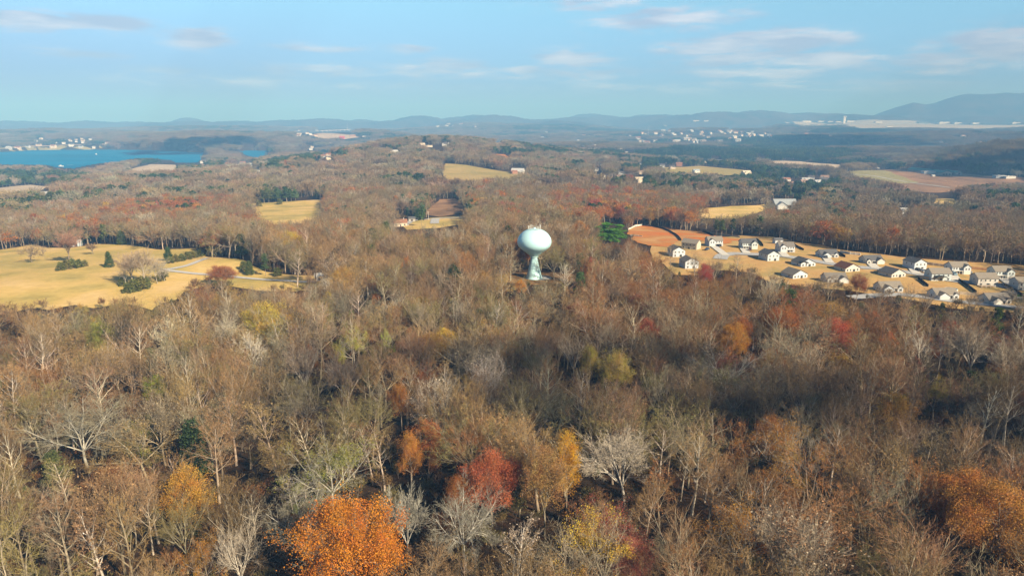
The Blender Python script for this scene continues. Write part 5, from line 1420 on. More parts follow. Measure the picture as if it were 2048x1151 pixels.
def house_proto(kind):
    r = empty('house', (0, 0, 0)); w_ = MB(); f = MB(); G = -.6
    if kind in ('two_storey', 'two_storey_flip'):
        s = 1 if kind == 'two_storey' else -1
        def X(a, b): return (min(s * a, s * b), max(s * a, s * b))
        w_.gable(-6.5, 6.5, -4.6, 4.6, G, 5.5, 2.9); x0, x1 = X(.9, 6.3)
        w_.gable(x0, x1, -6.6, -4.0, G, 5.35, 1.9, 'y')
        f.roof(-6.5, 6.5, -4.6, 4.6, 5.5, 2.9); f.roof(x0, x1, -6.6, -2.2, 5.36, 1.9, 'y', ov=.35)
        walls = w_.build('wall', M_WALL, r); roof = f.build('roof', M_ROOF, r)
        a, b = X(1.2, 6.0); slabdoor(r, 'garage_door', a, b, -6.6, 0, 2.3, M_GDOOR, 4)
        for u in (2.5, 4.7): window(r, s * u, -6.6, 3.4, 1.0, 1.4)
        for u in (-5.2, -3.2, -1.0): window(r, s * u, -4.6, 3.4, .95, 1.4)
        window(r, s * -4.6, -4.6, .8, 1.6, 1.5); a, b = X(-1.9, -.9); slabdoor(r, 'door', a, b, -4.6, 0, 2.1, M_DOOR)
        p = MB(); a, b = X(-6.3, .6); p.box(a, b, -6.4, -4.62, G, .05); p.box(a - .2, b + .0, -6.7, -4.62, 2.65, 2.85)
        for u in (-6.1, -4.0, -1.9, .3): p.box(s * u - .1, s * u + .1, -6.35, -6.15, .05, 2.65)
        p.build('porch', M_TRIM, r)
        for y in (-2, 2): window(r, -6.5, y, 3.4, .9, 1.3, 's')
        v = MB(); v.box(-2.2, -1.9, .8, 1.1, 7.6, 8.7); v.build('vent', M_STEEL, roof)
    elif kind == 'back_two_storey':
        w_.gable(-6.9, 6.9, -4.6, 4.6, G, 5.6, 2.9); f.roof(-6.9, 6.9, -4.6, 4.6, 5.6, 2.9); walls = w_.build('wall', M_WALL, r); roof = f.build('roof', M_ROOF, r)
        for u in (-5, -2, 1.2, 4.6): window(r, u, -4.6, 3.5, 1.0, 1.3)
        window(r, -4.8, -4.6, .8, 1.3, 1.4); window(r, 4.8, -4.6, .8, 1.3, 1.4)
        slabdoor(r, 'patio_door', -1.0, 1.0, -4.6, 0, 2.1, M_GLASS)
        window(r, -6.9, 0, 3.5, .8, 1.2, 's'); v = MB(); v.tube((-3, -1.5, 6.9), (-3, -1.5, 8.0), .08); v.tube((2, 1.2, 7.4), (2, 1.2, 8.3), .07); v.build('vent', M_STEEL, roof)
    elif kind in ('ranch', 'ranch_flip'):
        s = 1 if kind == 'ranch' else -1
        def X(a, b): return (min(s * a, s * b), max(s * a, s * b))
        w_.gable(-7.2, 7.2, -4.8, 4.8, G, 2.9, 3.2); x0, x1 = X(-6.9, -.6); w_.gable(x0, x1, -7.4, -4.0, G, 2.8, 2.0, 'y'); y0, y1 = X(3.4, 6.8); w_.gable(y0, y1, -5.8, -4.2, G, 2.8, 1.2, 'y')
        f.roof(-7.2, 7.2, -4.8, 4.8, 2.9, 3.2); f.roof(x0, x1, -7.4, -1.8, 2.81, 2.0, 'y', ov=.35); f.roof(y0, y1, -5.8, -3.0, 2.81, 1.2, 'y', ov=.3)
        w_.build('wall', M_WALL, r); roof = f.build('roof', M_ROOF, r)
        a, b = X(-6.3, -1.3); slabdoor(r, 'garage_door', a, b, -7.4, 0, 2.25, M_GDOOR, 4)
        window(r, s * 5.1, -5.8, .8, 1.7, 1.4); window(r, s * 2.4, -4.8, .8, 1.1, 1.4); a, b = X(.3, 1.2); slabdoor(r, 'door', a, b, -4.8, 0, 2.1, M_DOOR)
        p = MB(); a, b = X(-.3, 3.2); p.box(a, b, -5.9, -4.82, G, .05)
        for u in (.2, 3.0): p.box(s * u - .1, s * u + .1, -5.8, -5.6, .05, 2.6)
        p.box(a, b, -5.9, -4.82, 2.6, 2.75); p.build('porch', M_TRIM, r); window(r, -7.2, 0, .9, 1.0, 1.3, 's')
        v = MB(); v.tube((1.5, 1.2, 4.6), (1.5, 1.2, 5.8), .08); v.build('vent', M_STEEL, roof)
    elif kind == 'gable_end':
        w_.gable(-5.2, 5.2, -6.2, 6.2, G, 5.5, 2.7, 'y'); f.roof(-5.2, 5.2, -6.2, 6.2, 5.5, 2.7, 'y'); w_.build('wall', M_WALL, r); roof = f.build('roof', M_ROOF, r)
        for u in (-3.2, 0, 3.2): window(r, u, -6.2, 3.5, 1.0, 1.3)
        window(r, -3.2, -6.2, .8, 1.2, 1.4); slabdoor(r, 'patio_door', .6, 2.6, -6.2, 0, 2.1, M_GLASS)
        for y in (-3, 2): window(r, -5.2, y, 3.5, .9, 1.3, 's')
        v = MB(); v.tube((-2, 2, 6.7), (-2, 2, 7.9), .08); v.build('vent', M_STEEL, roof)
    elif kind == 'low_gable':
        w_.gable(-6.4, 6.4, -6.0, 6.0, G, 2.9, 3.1, 'y'); f.roof(-6.4, 6.4, -6.0, 6.0, 2.9, 3.1, 'y'); w_.build('wall', M_WALL, r); roof = f.build('roof', M_ROOF, r)
        for u in (-4.6, 4.4): window(r, u, -6.0, .8, 1.3, 1.4)
        window(r, -1.9, -6.0, .8, 1.1, 1.4); slabdoor(r, 'patio_door', .2, 2.2, -6.0, 0, 2.1, M_GLASS); window(r, -6.4, -2, .9, 1.0, 1.3, 's')
        v = MB(); v.tube((2, 2, 4.8), (2, 2, 6.2), .08); v.build('vent', M_STEEL, roof)
    elif kind == 'cottage':
        w_.gable(-5.5, 5.5, -4, 4, G, 3.6, 2.4); f.roof(-5.5, 5.5, -4, 4, 3.6, 2.4); w_.build('wall', M_WALL, r); roof = f.build('roof', M_ROOF, r)
        for u in (-3.6, 3.4): window(r, u, -4, 1.0, 1.2, 1.5)
        slabdoor(r, 'door', -.5, .5, -4, 0, 2.1, M_DOOR); c = MB(); c.box(2.5, 3.2, -.4, .4, 5.0, 7.2); c.build('chimney', M_CONCR, roof)
    elif kind == 'small':     # far houses: walls, roof, two windows
        w_.gable(-6, 6, -4, 4, -2, 4.6, 2.6); w_.gable(-5.4, -.6, -6, -3.6, -2, 4.4, 1.8, 'y'); f.roof(-6, 6, -4, 4, 4.6, 2.6, th=.25); f.roof(-5.4, -.6, -6, -2, 4.41, 1.8, 'y', th=.25, ov=.3)
        w_.build('wall', M_WALL, r); f.build('roof', M_ROOF, r)
    elif kind == 'block':     # far flat-roofed buildings
        w_.box(-15, 15, -8, 8, -3, 7); f.box(-15.4, 15.4, -8.4, 8.4, 7.004, 7.6); f.box(-6, -2, -2, 2, 7.604, 9); w_.build('wall', M_WALL, r); f.build('roof', M_ROOF, r)
    elif kind == 'shed':
        w_.gable(-2.2, 2.2, -1.7, 1.7, -.3, 2.3, 1.0); f.roof(-2.2, 2.2, -1.7, 1.7, 2.3, 1.0, ov=.25, th=.1); w_.build('wall', M_WALL, r); f.build('roof', M_ROOF, r); slabdoor(r, 'door', -.7, .7, -1.7, 0, 1.9, M_DOOR)
    return r


PROTO = {}


def place_house(kind, px, py, rz, wall, roof, label, cat='house', group=None, sc=1.0, name='house', z=None):
    x, y, zz = ground(px, py)
    first = kind not in PROTO
    if first: PROTO[kind] = house_proto(kind)
    o = PROTO[kind] if first else copy_tree(PROTO[kind])
    o.name = name; o.location = (x, y, zz if z is None else z); o.rotation_euler = (0, 0, math.radians(rz)); o.scale = (sc, sc, sc)
    for k in list(o.keys()): del o[k]
    tag(o, label, cat, group)
    for c in o.children:
        c['tint'] = tuple(wall); c['rooft'] = tuple(roof)
    return o


# ---- water tower
def water_tower():
    m, t, p = material('tower_paint', .38, .4); g = t.n('ShaderNodeTexCoord')
    nz = t.n('ShaderNodeTexNoise', i_Scale=.5, i_Detail=6.0); t.l(g.outputs['Object'], nz.inputs['Vector'])
    mp = t.n('ShaderNodeMapping'); mp.inputs['Scale'].default_value = (1.3, 1.3, .08); t.l(g.outputs['Object'], mp.inputs[0])
    st = t.n('ShaderNodeTexNoise', i_Scale=1.6, i_Detail=5.0); t.l(mp.outputs[0], st.inputs['Vector'])
    c = t.mix(t.math('MULTIPLY', nz.outputs[0], .5), (.44, .71, .77), (.50, .75, .80))
    c = t.mix(t.math('MULTIPLY', t.math('GREATER_THAN', st.outputs[0], .61), .18), c, (.42, .52, .52)); t.l(c, p.inputs['Base Color'])
    z0 = float(H(*TWR)); r = empty('water_tower', (TWR[0], TWR[1], z0)); tag(r, 'pale aqua spheroid water tower standing in the woods', 'water tower')
    pts = [(0, 27.4), (1.7, 27.3), (3.4, 26.95), (4.7, 26.45), (5.8, 25.85), (6.7, 25.15), (7.5, 24.35), (8.2, 23.4), (8.75, 22.4), (9.08, 21.4), (9.2, 20.4), (9.12, 19.4), (8.85, 18.5), (8.35, 17.65), (7.6, 16.85), (6.6, 16.05), (5.5, 15.25), (4.4, 14.4), (3.4, 13.6), (2.6, 12.85), (2.1, 12.2)]
    prof = []
    for a, (p0, p1) in enumerate(zip(pts[:-1], pts[1:])):      # rounded by Catmull-Rom
        pm = pts[max(a - 1, 0)]; pn = pts[min(a + 2, len(pts) - 1)]
        for q in range(3):
            u = q / 3; prof.append(tuple(.5 * (2 * p0[k] + (p1[k] - pm[k]) * u + (2 * pm[k] - 5 * p0[k] + 4 * p1[k] - pn[k]) * u * u + (3 * p0[k] - pm[k] - 3 * p1[k] + pn[k]) * u ** 3) for k in (0, 1)))
    prof[0] = (0.0, 27.4); prof.append(pts[-1])
    MB().lathe(prof, 72).build('tank', m, r, smooth=True)
    ped = [(2.1, 12.19), (1.95, 11.7), (1.93, 11.2), (2.02, 10.4), (2.4, 8.6), (2.9, 6.6), (3.42, 4.5), (3.95, 2.3), (4.4, .6), (4.5, .1), (4.5, -.6)]
    pd = MB().lathe(ped, 48).build('pedestal', m, r, smooth=True)
    cl = MB().lathe([(2.2, 12.35), (2.3, 12.25), (2.3, 12.0), (2.0, 11.9)], 40).build('collar', m, r, smooth=True)
    d = MB(); d.box(-.6, .6, -4.06, -3.6, 0, 2.2); d.build('door', M_STEEL, pd)
    ld = MB(); 
    for s in (-.22, .22): ld.tube((s + 1.1, -9.1, 21.5), (s + 1.1, -6.6, 25.6), .05, 4); 
    b = MB(); R = 3.35; n = 14
    P = [(R * math.cos(2 * math.pi * i / n), R * math.sin(2 * math.pi * i / n)) for i in range(n)]
    for i in range(n):
        x, y = P[i]; b.tube((x, y, 26.5), (x, y, 28.2), .05, 5)
        x2, y2 = P[(i + 1) % n]
        for zz in (27.4, 28.25): b.tube((x, y, zz), (x2, y2, zz), .04, 5)
    b.build('railing', M_VINYL, r)
    rng = random.Random(4)
    for k in range(4):
        a0 = .5 + k * 1.57
        for j in (-.5, .5):
            a = a0 + j * .22; x, y = 3.55 * math.cos(a), 3.55 * math.sin(a); q = MB()
            q.tube((x, y, 27.2), (x, y, 29.3), .04, 5); q.box(x * 1.03 - .11, x * 1.03 + .11, y * 1.03 - .08, y * 1.03 + .08, 27.7, 29.2); q.build('antenna', M_VINYL, r)
    v = MB().lathe([(0, 28.2), (.5, 28.1), (.6, 27.9), (.6, 27.0)], 16).build('vent', m, r)
    w_ = MB(); w_.tube((.9, .4, 27.0), (.9, .4, 30.2), .05, 5); w_.tube((-.8, .9, 27.0), (-.8, .9, 29.4), .05, 5); w_.build('whip_aerial', M_VINYL, r)
    # gravel pad
    a = [(TWR[0] + 2.2 + 7.4 * math.cos(i * .2618), TWR[1] + 1 + 6.4 * math.sin(i * .2618)) for i in range(24)]
    sheet_world('pad', a, M_ROAD, .35, 2.0, 'round grey gravel pad under the water tower', 'pad')


water_tower()
ribbon('path', [(975, 551), (1010, 552), (1045, 556)], 3, M_CLEAR, .3, 'faint gravel track reaching the water tower pad from the left', 'track')

# ---- housing estate
WHITE = (.52, .57, .63); CREAM = (.53, .52, .50); TANW = (.47, .43, .36); GREYW = (.44, .47, .50); SAGE = (.48, .55, .58); STONE = (.55, .52, .47)
DK = (.105, .108, .118); MID = (.18, .165, .15); TAUPE = (.23, .205, .175); RB = (.14, .07, .055)
G1 = 'houses of the hillside estate'
EST = [('two_storey_flip', 1427, 491, 4, WHITE, TAUPE, 'two-storey white house beside the red clay slope, upper row'),
       ('two_storey', 1495, 496, 3, SAGE, DK, 'two-storey house with dark roof second in the upper row'),
       ('two_storey_flip', 1569, 503, 2, WHITE, MID, 'two-storey white house with brown roof third in the upper row'),
       ('ranch', 1653, 513, 6, WHITE, DK, 'low white house with dark roof beside the white fence'),
       ('ranch_flip', 1741, 525, 6, CREAM, DK, 'low cream house with dark roof in the upper row'),
       ('gable_end', 1828, 536, 10, WHITE, DK, 'white gable fronted house with dark roof before the pines'),
       ('two_storey', 1912, 545, 2, WHITE, TAUPE, 'white two-storey house with taupe roof between two back fences'),
       ('two_storey', 1998, 554, 0, SAGE, TAUPE, 'two-storey pale green house last in the upper row'),
       ('back_two_storey', 1382, 497, -38, TANW, TAUPE, 'tall tan house behind bare branches at the cul-de-sac'),
       ('gable_end', 1352, 511, 8, WHITE, MID, 'white house half hidden by branches left of the cul-de-sac'),
       ('gable_end', 1377, 534, 8, WHITE, MID, 'lowest white house seen through bare trees below the cul-de-sac'),
       ('gable_end', 1537, 519, 14, SAGE, DK, 'pale green gable end house in the lower row by the cul-de-sac'),
       ('low_gable', 1606, 530, 14, WHITE, DK, 'low white gabled house with dark patio canopy'),
       ('low_gable', 1588, 553, 20, WHITE, MID, 'cream white house with grey roof behind the front trees'),
       ('low_gable', 1693, 540, 16, CREAM, RB, 'low house with reddish brown roof in the lower row'),
       ('ranch_flip', 1667, 562, 0, GREYW, MID, 'grey roofed house screened by bare trees below the estate'),
       ('low_gable', 1783, 551, 18, CREAM, DK, 'low cream gabled house with dark roof in the lower row'),
       ('back_two_storey', 1874, 559, 0, SAGE, TAUPE, 'big pale green house with a dark gazebo at its back'),
       ('back_two_storey', 1966, 569, 0, CREAM, TAUPE, 'big cream house with a wooden deck at its back'),
       ('back_two_storey', 2046, 578, 0, GREYW, TAUPE, 'blue grey house cut off by the right edge'),
       ('ranch', 1775, 580, 4, WHITE, TAUPE, 'white house nearly hidden by twigs below the cream house'),
       ('ranch', 1884, 594, 4, WHITE, TAUPE, 'white house behind bare trees beside the blue pool'),
       ('ranch', 1987, 604, 6, CREAM, MID, 'front cream house with grey roof beside the green lawn')]
for (k, px, py, rz, wl, rf, lab) in EST: place_house(k, px, py, rz, wl, rf, lab, group=G1, sc=.77)
place_house('shed', 1555, 487, 5, WHITE, DK, 'small white garden shed beside the brown roofed house', 'shed', 'garden sheds', 1.3, 'garden_shed')
place_house('shed', 2016, 597, 5, TANW, MID, 'tan garden shed at the corner of the green lawn', 'shed', 'garden sheds', 1.2, 'garden_shed')
place_house('shed', 154, 492, 20, (.42, .50, .55), (.40, .42, .44), 'blue grey tin shed at the top of the left pasture', 'shed', None, 1.5, 'tin_shed')
place_house('shed', 641, 561, 10, (.46, .49, .50), (.50, .52, .54), 'pale tin roofed shed at the end of the pasture lane', 'shed', None, 1.25, 'tin_shed')
place_house('cottage', 801, 452, 12, (.62, .52, .42), (.30, .15, .10), 'cream cottage with rusty roof in the woods left of centre')
place_house('shed', 824, 443, 8, (.40, .38, .34), DK, 'dark open carport beside the cream cottage', 'shed', None, 1.4, 'carport')

# driveways
for i, (a, b) in enumerate((((1427, 493), (1452, 512)), ((1487, 498), (1494, 508)), ((1563, 505), (1573, 515)), ((1652, 516), (1660, 527)), ((1742, 528), (1752, 538)), ((1826, 539), (1834, 549)),
                            ((1903, 549), (1914, 563)), ((2005, 558), (2030, 576)))):
    q = ['the first upper house', 'the second upper house', 'the brown roofed house', 'the low white house', 'the low cream house', 'the gable fronted house', 'the taupe roofed house', 'the last upper house'][i]
    ribbon('driveway', [a, ((a[0] + b[0]) / 2, (a[1] + b[1]) / 2), b], 5.0, M_CONC, .62, f'pale concrete driveway of {q}', 'driveway', step=2)


# ---- fences
def fence(name, path, hgt, mat, label, post_every=3.0, panel_gap=0.0, group=None, th=.05, post=.1, px=True, rails=False):
    P = [np.array(ground(*p)[:2]) for p in path] if px else [np.array(p) for p in path]
    pts = [P[0]]
    for a, b in zip(P[:-1], P[1:]):
        n = max(1, int(round(np.linalg.norm(b - a) / post_every)))
        for i in range(1, n + 1): pts.append(a + (b - a) * i / n)
    c = pts[0]; z = float(H(*c)); r = empty(name, (c[0], c[1], z)); tag(r, label, 'fence', group)
    pm = MB()
    L = [(p[0] - c[0], p[1] - c[1], float(H(*p)) - z) for p in pts]
    for a, b in zip(L[:-1], L[1:]):
        d = Vector((b[0] - a[0], b[1] - a[1], 0)).normalized(); nrm = Vector((-d.y, d.x, 0)) * th / 2
        V = []
        for q in (a, b):
            for sg in (-1, 1):
                for zz in (-.3 if not rails else .3, hgt): V.append((q[0] + nrm.x * sg, q[1] + nrm.y * sg, q[2] + zz))
        pm.add(V, [(0, 1, 3, 2), (4, 6, 7, 5), (0, 4, 5, 1), (2, 3, 7, 6), (0, 2, 6, 4), (1, 5, 7, 3)])
    pm.build('fence_panel', mat, r)
    for q in L[:100]:
        b = MB(); b.box(q[0] - post, q[0] + post, q[1] - post, q[1] + post, q[2] - .4, q[2] + hgt + .12); b.build('post', mat, r)


fence('fence', [(1257, 460), (1270, 453), (1284, 451.5)], 1.6, M_VINYL, 'short white fence at the top of the clay slope', 3)
fence('fence', [(1284, 452), (1306, 454), (1325, 458), (1342, 465), (1354, 473), (1362, 482)], 1.7, M_SILT, 'curved black fence crossing the orange clay slope', 3, th=.08)
fence('fence', [(1262, 472), (1284, 474)], 1.2, M_VINYL, 'pale low fence beside the green pine', 3)
fence('fence', [(1405, 464), (1418, 468), (1427, 473)], 1.6, M_SILT, 'black fence above the first white house', 3, th=.08)
fence('fence', [(1413, 465), (1450, 471), (1480, 475)], 1.2, M_WOODP, 'long pale fence along the wood edge behind the estate', 4)
fence('fence', [(1513, 479), (1522, 487), (1526, 493)], 1.5, M_SILT, 'black fence beside the second upper house', 3, th=.08)
fence('fence', [(1588, 490), (1597, 496), (1607, 501)], 1.5, M_SILT, 'black fence beside the brown roofed house', 3, th=.08)
fence('fence', [(1680, 505), (1700, 509), (1720, 511)], 1.7, M_VINYL, 'white privacy fence behind the low white house', 3)
fence('fence', [(1674, 506), (1690, 515)], 1.7, M_SILT, 'dark side fence right of the low white house', 3)
fence('fence', [(1846, 528), (1866, 531), (1889, 534)], 1.7, M_WOODP, 'pale wooden fence before the dark pines', 3)
fence('fence', [(1932, 538), (1955, 540), (1976, 542)], 1.8, M_WOODF, 'orange brown wooden fence between the last upper houses', 3)
fence('fence', [(1931, 541), (1942, 547), (1944, 548)], 1.4, M_VINYL, 'short white side fence of the taupe roofed house', 3)
fence('fence', [(1837, 556), (1846, 558), (1857, 560)], 1.8, M_WOODP, 'short pale fence left of the big pale green house', 3)
fence('fence', [(1836, 559), (1846, 566), (1856, 574)], 1.6, M_SILT, 'dark fence running down left of the big pale green house', 3)
fence('fence', [(1917, 562), (1935, 574), (1952, 587)], 1.7, M_SILT, 'dark fence between the big pale green and cream houses', 3)
fence('fence', [(2006, 571), (2022, 580), (2048, 595), (2060, 602)], 1.7, M_SILT, 'dark fence running to the right edge below the blue grey house', 3)
fence('fence', [(1900, 587), (1920, 589), (1952, 592)], 1.7, M_WOODP, 'tan fence below the blue pool', 3)
fence('fence', [(2000, 597), (2030, 598), (2060, 600)], 1.4, M_VINYL, 'white fence beside the green lawn', 3)
fence('fence', [(1990, 571), (2010, 572), (2022, 574)], 1.5, M_VINYL, 'white fence right of the big cream house', 3)


# ---- things in the gardens
def gazebo(px, py, label, wd=5.0):
    x, y, z = ground(px, py); r = empty('gazebo', (x, y, z + .3)); tag(r, label, 'gazebo', 'patio gazebos')
    c = MB(); n = 8; V = []
    for i in range(n + 1):
        a = math.pi * i / n; V += [(-wd / 2 * math.cos(a), -1.6, 2.0 + 1.0 * math.sin(a)), (-wd / 2 * math.cos(a), 1.6, 2.0 + 1.0 * math.sin(a))]
    c.add(V + [(a, b, z_ + .08) for a, b, z_ in V], [(2 * i, 2 * i + 1, 2 * i + 3, 2 * i + 2) for i in range(n)] + [(2 * n + 2 + 2 * i, 2 * n + 4 + 2 * i, 2 * n + 5 + 2 * i, 2 * n + 3 + 2 * i) for i in range(n)])
    c.build('canopy', M_CANVAS, r)
    for sx_ in (-1, 1):
        for sy_ in (-1, 1): b = MB(); b.tube((sx_ * wd * .48, sy_ * 1.5, -.3), (sx_ * wd * .48, sy_ * 1.5, 2.1), .07); b.build('post', M_STEEL, r)


gazebo(1607, 533, 'dark arched canopy behind the low white gabled house')
gazebo(1880, 563, 'dark arched gazebo behind the big pale green house', 6)


def deck(px, py, label):
    x, y, z = ground(px, py); r = empty('deck', (x, y, z)); tag(r, label, 'deck')
    b = MB(); b.box(-3.6, 3.6, -1.8, 1.8, .55, .7); b.build('floor_boards', M_DECK, r)
    for u in (-3.5, -1.2, 1.2, 3.5):
        for v in (-1.7, 1.7): q = MB(); q.box(u - .08, u + .08, v - .08, v + .08, -.3, 1.7 if v < 0 or abs(u) > 3 else .55); q.build('post', M_TRIM, r)
    q = MB()
    for zz in (1.05, 1.6): q.box(-3.5, 3.5, -1.74, -1.66, zz, zz + .08); q.box(-3.54, -3.46, -1.7, 1.7, zz, zz + .08); q.box(3.46, 3.54, -1.7, 1.7, zz, zz + .08)
    q.build('railing', M_TRIM, r)


deck(1972, 574, 'wooden deck with white railing behind the big cream house')
x, y, z = ground(1902, 581)
r = empty('swimming_pool', (x, y, z)); tag(r, 'round blue above-ground pool beside the front white house', 'pool')
MB().lathe([(2.75, 1.15), (2.9, 1.2), (2.95, 1.1), (2.9, -.2)], 24).build('pool_wall', M_VINYL, r); M_POOL = plain('pool_water', (.03, .16, .30), .15, .5)
b = MB(); b.add([(2.74 * math.cos(i * .2618), 2.74 * math.sin(i * .2618), 1.05) for i in range(24)], [tuple(range(24))]); b.build('water', M_POOL, r)


def car_proto():
    r = empty('parked_car'); b = MB()
    sec = [(-2.2, .35, .75), (-2.15, .3, .85), (-1.2, .3, .95), (1.25, .3, 1.0), (2.1, .32, .9), (2.25, .4, .8)]
    V = []
    for (xx, zl, zh) in sec: V += [(xx, -.88, zl), (xx, .88, zl), (xx, .84, zh), (xx, -.84, zh)]
    F = [(0, 1, 2, 3), (20, 23, 22, 21)] + [(4 * i + k, 4 * i + 4 + k, 4 * i + 4 + (k + 1) % 4, 4 * i + (k + 1) % 4) for i in range(5) for k in range(4)]
    b.add(V, F); b.add([(-.62, -.70, 1.44), (-.62, .70, 1.44), (1.15, .70, 1.46), (1.15, -.70, 1.46), (-.62, -.70, 1.5), (-.62, .70, 1.5), (1.15, .70, 1.52), (1.15, -.70, 1.52)],
                       [(0, 3, 2, 1), (4, 5, 6, 7), (0, 1, 5, 4), (1, 2, 6, 5), (2, 3, 7, 6), (3, 0, 4, 7)])
    body = b.build('body', M_CARP, r)
    g = MB(); g.add([(-1.15, -.8, .96), (-1.15, .8, .96), (1.7, .8, 1.0), (1.7, -.8, 1.0), (-.6, -.68, 1.435), (-.6, .68, 1.435), (1.13, .68, 1.455), (1.13, -.68, 1.455)],
                    [(0, 3, 2, 1), (4, 5, 6, 7), (0, 1, 5, 4), (1, 2, 6, 5), (2, 3, 7, 6), (3, 0, 4, 7)]); g.build('cabin_glass', M_GLASS, r)
    for xx in (-1.4, 1.4):
        for yy in (-.82, .82): q = MB(); q.tube((xx, yy - .1, .33), (xx, yy + .1, .33), .33, 14); q.build('wheel', M_TYRE, r)
    for yy in (-.6, .6): q = MB(); q.box(-2.235, -2.19, yy - .15, yy + .15, .62, .74); q.build('headlight', M_TRIM, r)
    return r


M_CARP = tinted('car_paint', 'tint', .3, .5, var=.02)
cp = None
for (px, py, rz, tn, lab) in ((1440, 494, 80, (.03, .03, .035), 'black car parked before the first upper house'), (1500, 502, 75, (.11, .03, .03), 'dark red car on the drive of the second upper house'),
                              (1652, 517, 70, (.05, .055, .065), 'dark car on the drive of the low white house'), (1836, 542, 85, (.06, .07, .09), 'dark blue car before the gable fronted house'),
                              (1846, 545, 85, (.45, .50, .56), 'pale silver car right of the dark blue one'), (1908, 551, 80, (.22, .36, .46), 'pale blue car before the taupe roofed house'),
                              (1762, 544, 20, (.04, .04, .045), 'black car on the street left of the low cream gabled house'), (1414, 501, 50, (.05, .08, .14), 'navy car beside the tall tan house'),
                              (812, 452, 10, (.50, .50, .50), 'silver car parked beside the cream cottage')):
    x, y, z = ground(px, py)
    c = car_proto() if cp is None else copy_tree(cp); cp = cp or c
    for k in list(c.keys()): del c[k]
    c.name = 'parked_car'; c.location = (x, y, z + .55); c.rotation_euler = (0, 0, math.radians(rz)); tag(c, lab, 'car', 'cars parked in the estate' if px > 1000 else None)
    for ch in c.children: ch['tint'] = tn

# ---- shrubs of the left pasture and pasture lane
SHR = [(122, 541, 1.5), (134, 539, 1.7), (146, 537, 1.8), (158, 535, 1.5), (170, 533, 1.2), (258, 586, 1.6), (270, 582, 1.9), (282, 579, 2.0), (294, 577, 1.7), (246, 572, 1.3), (322, 562, 1.4), (329, 555, 1.3),
       (340, 527, 1.3), (352, 524, 1.4), (364, 522, 1.4), (376, 519, 1.5), (388, 516, 1.4), (400, 513, 1.4), (560, 409, 2.2), (518, 413, 2.2), (488, 540, 1.6), (555, 552, 1.5)]
PL = {0: 'left pasture row', 1: 'thicket foot', 2: 'upper lane'}
for i, (px, py, s) in enumerate(SHR):
    x, y, z = ground(px, py); d = LIB[('shrub0', 'shrub1')[i % 2]]; o = empty('shrub', (x, y, z), i * 1.3); s *= 1.25; o.scale = (s * 1.45, s * 1.45, s * .85)
    if i < 5: lab = ['leftmost', 'second', 'middle', 'fourth', 'rightmost'][i] + ' olive shrub of the row in the left pasture'
    elif i < 12: lab = ['first', 'second', 'tallest', 'last', 'upper', 'right outer', 'right inner'][i - 5] + ' green shrub around the pasture thicket'
    elif i < 18: lab = ['lowest', 'second lowest', 'third', 'fourth', 'fifth', 'highest'][i - 12] + ' shrub in the hedge beside the rising lane'
    else: lab = ['dark shrub in the middle of the golden clearing', 'dark shrub at the left rim of the golden clearing', 'green shrub at the right end of the pasture', 'green shrub beside the lower pasture lane'][i - 18]
    tag(o, lab, 'shrub', 'pasture shrubs')
    for nm in ('trunk', 'crown'):
        c = bpy.data.objects.new(nm, d[nm]); COL.objects.link(c); c.parent = o; c['tint'] = tuple(np.array([(.12, .13, .04), (.15, .14, .045), (.11, .125, .04)][i % 3])); c['bark'] = (.2, .16, .12)
# ------------------------------------------------------------------ buildings far off
WH, CR, TN_, GY, BR = (.62, .61, .58), (.58, .50, .40), (.48, .40, .31), (.44, .46, .48), (.33, .17, .12)
for (px, py, k, sc, rz, wl, rf, lab) in FAR_NAMED:
    place_house(k, px, py, rz, wl, rf, lab, 'house' if k in ('small', 'cottage', 'ranch') else 'building', None, sc, 'house' if k in ('small', 'cottage', 'ranch') else 'building').scale.z *= .6 if py < 258 else 1
for (px, py, sc, rz, wl, rf, lab, grp) in FAR_GROUPS:
    place_house('small', px, py, rz, wl, rf, lab, 'house', grp, sc)


def barn():
    x, y, z = ground(1893, 350); x2, y2, z2 = ground(1838, 343.0); d = Vector((x2 - x, y2 - y, 0)).normalized(); rz = math.atan2(d.y, d.x)
    r = empty('barn', (x, y, z - 1), rz); tag(r, 'long green roofed riding barn on the brown paddock', 'barn')
    w_ = MB(); f = MB(); Lg, Wd = 120, 26
    w_.gable(0, Lg, -Wd / 2, Wd / 2, -3, 6.2, 4.2); f.roof(0, Lg, -Wd / 2, Wd / 2, 6.2, 4.2, ov=1.2, th=.3); f.gable(34, 44, -Wd / 2 - 2, 0, 6.6, 7.2, 2.0)
    wl = w_.build('wall', M_WALL, r); rf = f.build('roof', M_GREENR, r); wl['tint'] = (.56, .47, .38)
    for u in (-7, 0, 7): b = MB(); b.box(-.3, -.01, u - 2.3, u + 2.3, -1, 4.2); b.build('door', M_DOOR, r)
    return rz


M_GREENR = plain('green_metal_roof', (.05, .22, .155), .5, .4, .12, .2)
brz = barn()
x, y, z = ground(1918, 349.5); r = empty('barn', (x, y, z), brz); tag(r, 'smaller grey green barn right of the long green roofed barn', 'barn')
w_ = MB(); f = MB(); w_.gable(0, 42, -9, 9, -3, 5, 3.2); f.roof(0, 42, -9, 9, 5, 3.2, ov=.8, th=.3); wl = w_.build('wall', M_WALL, r); wl['tint'] = (.42, .40, .36); f.build('roof', M_GREENR, r)
b = MB(); b.box(-.3, -.01, -2, 2, -1, 4); b.build('door', M_DOOR, r)


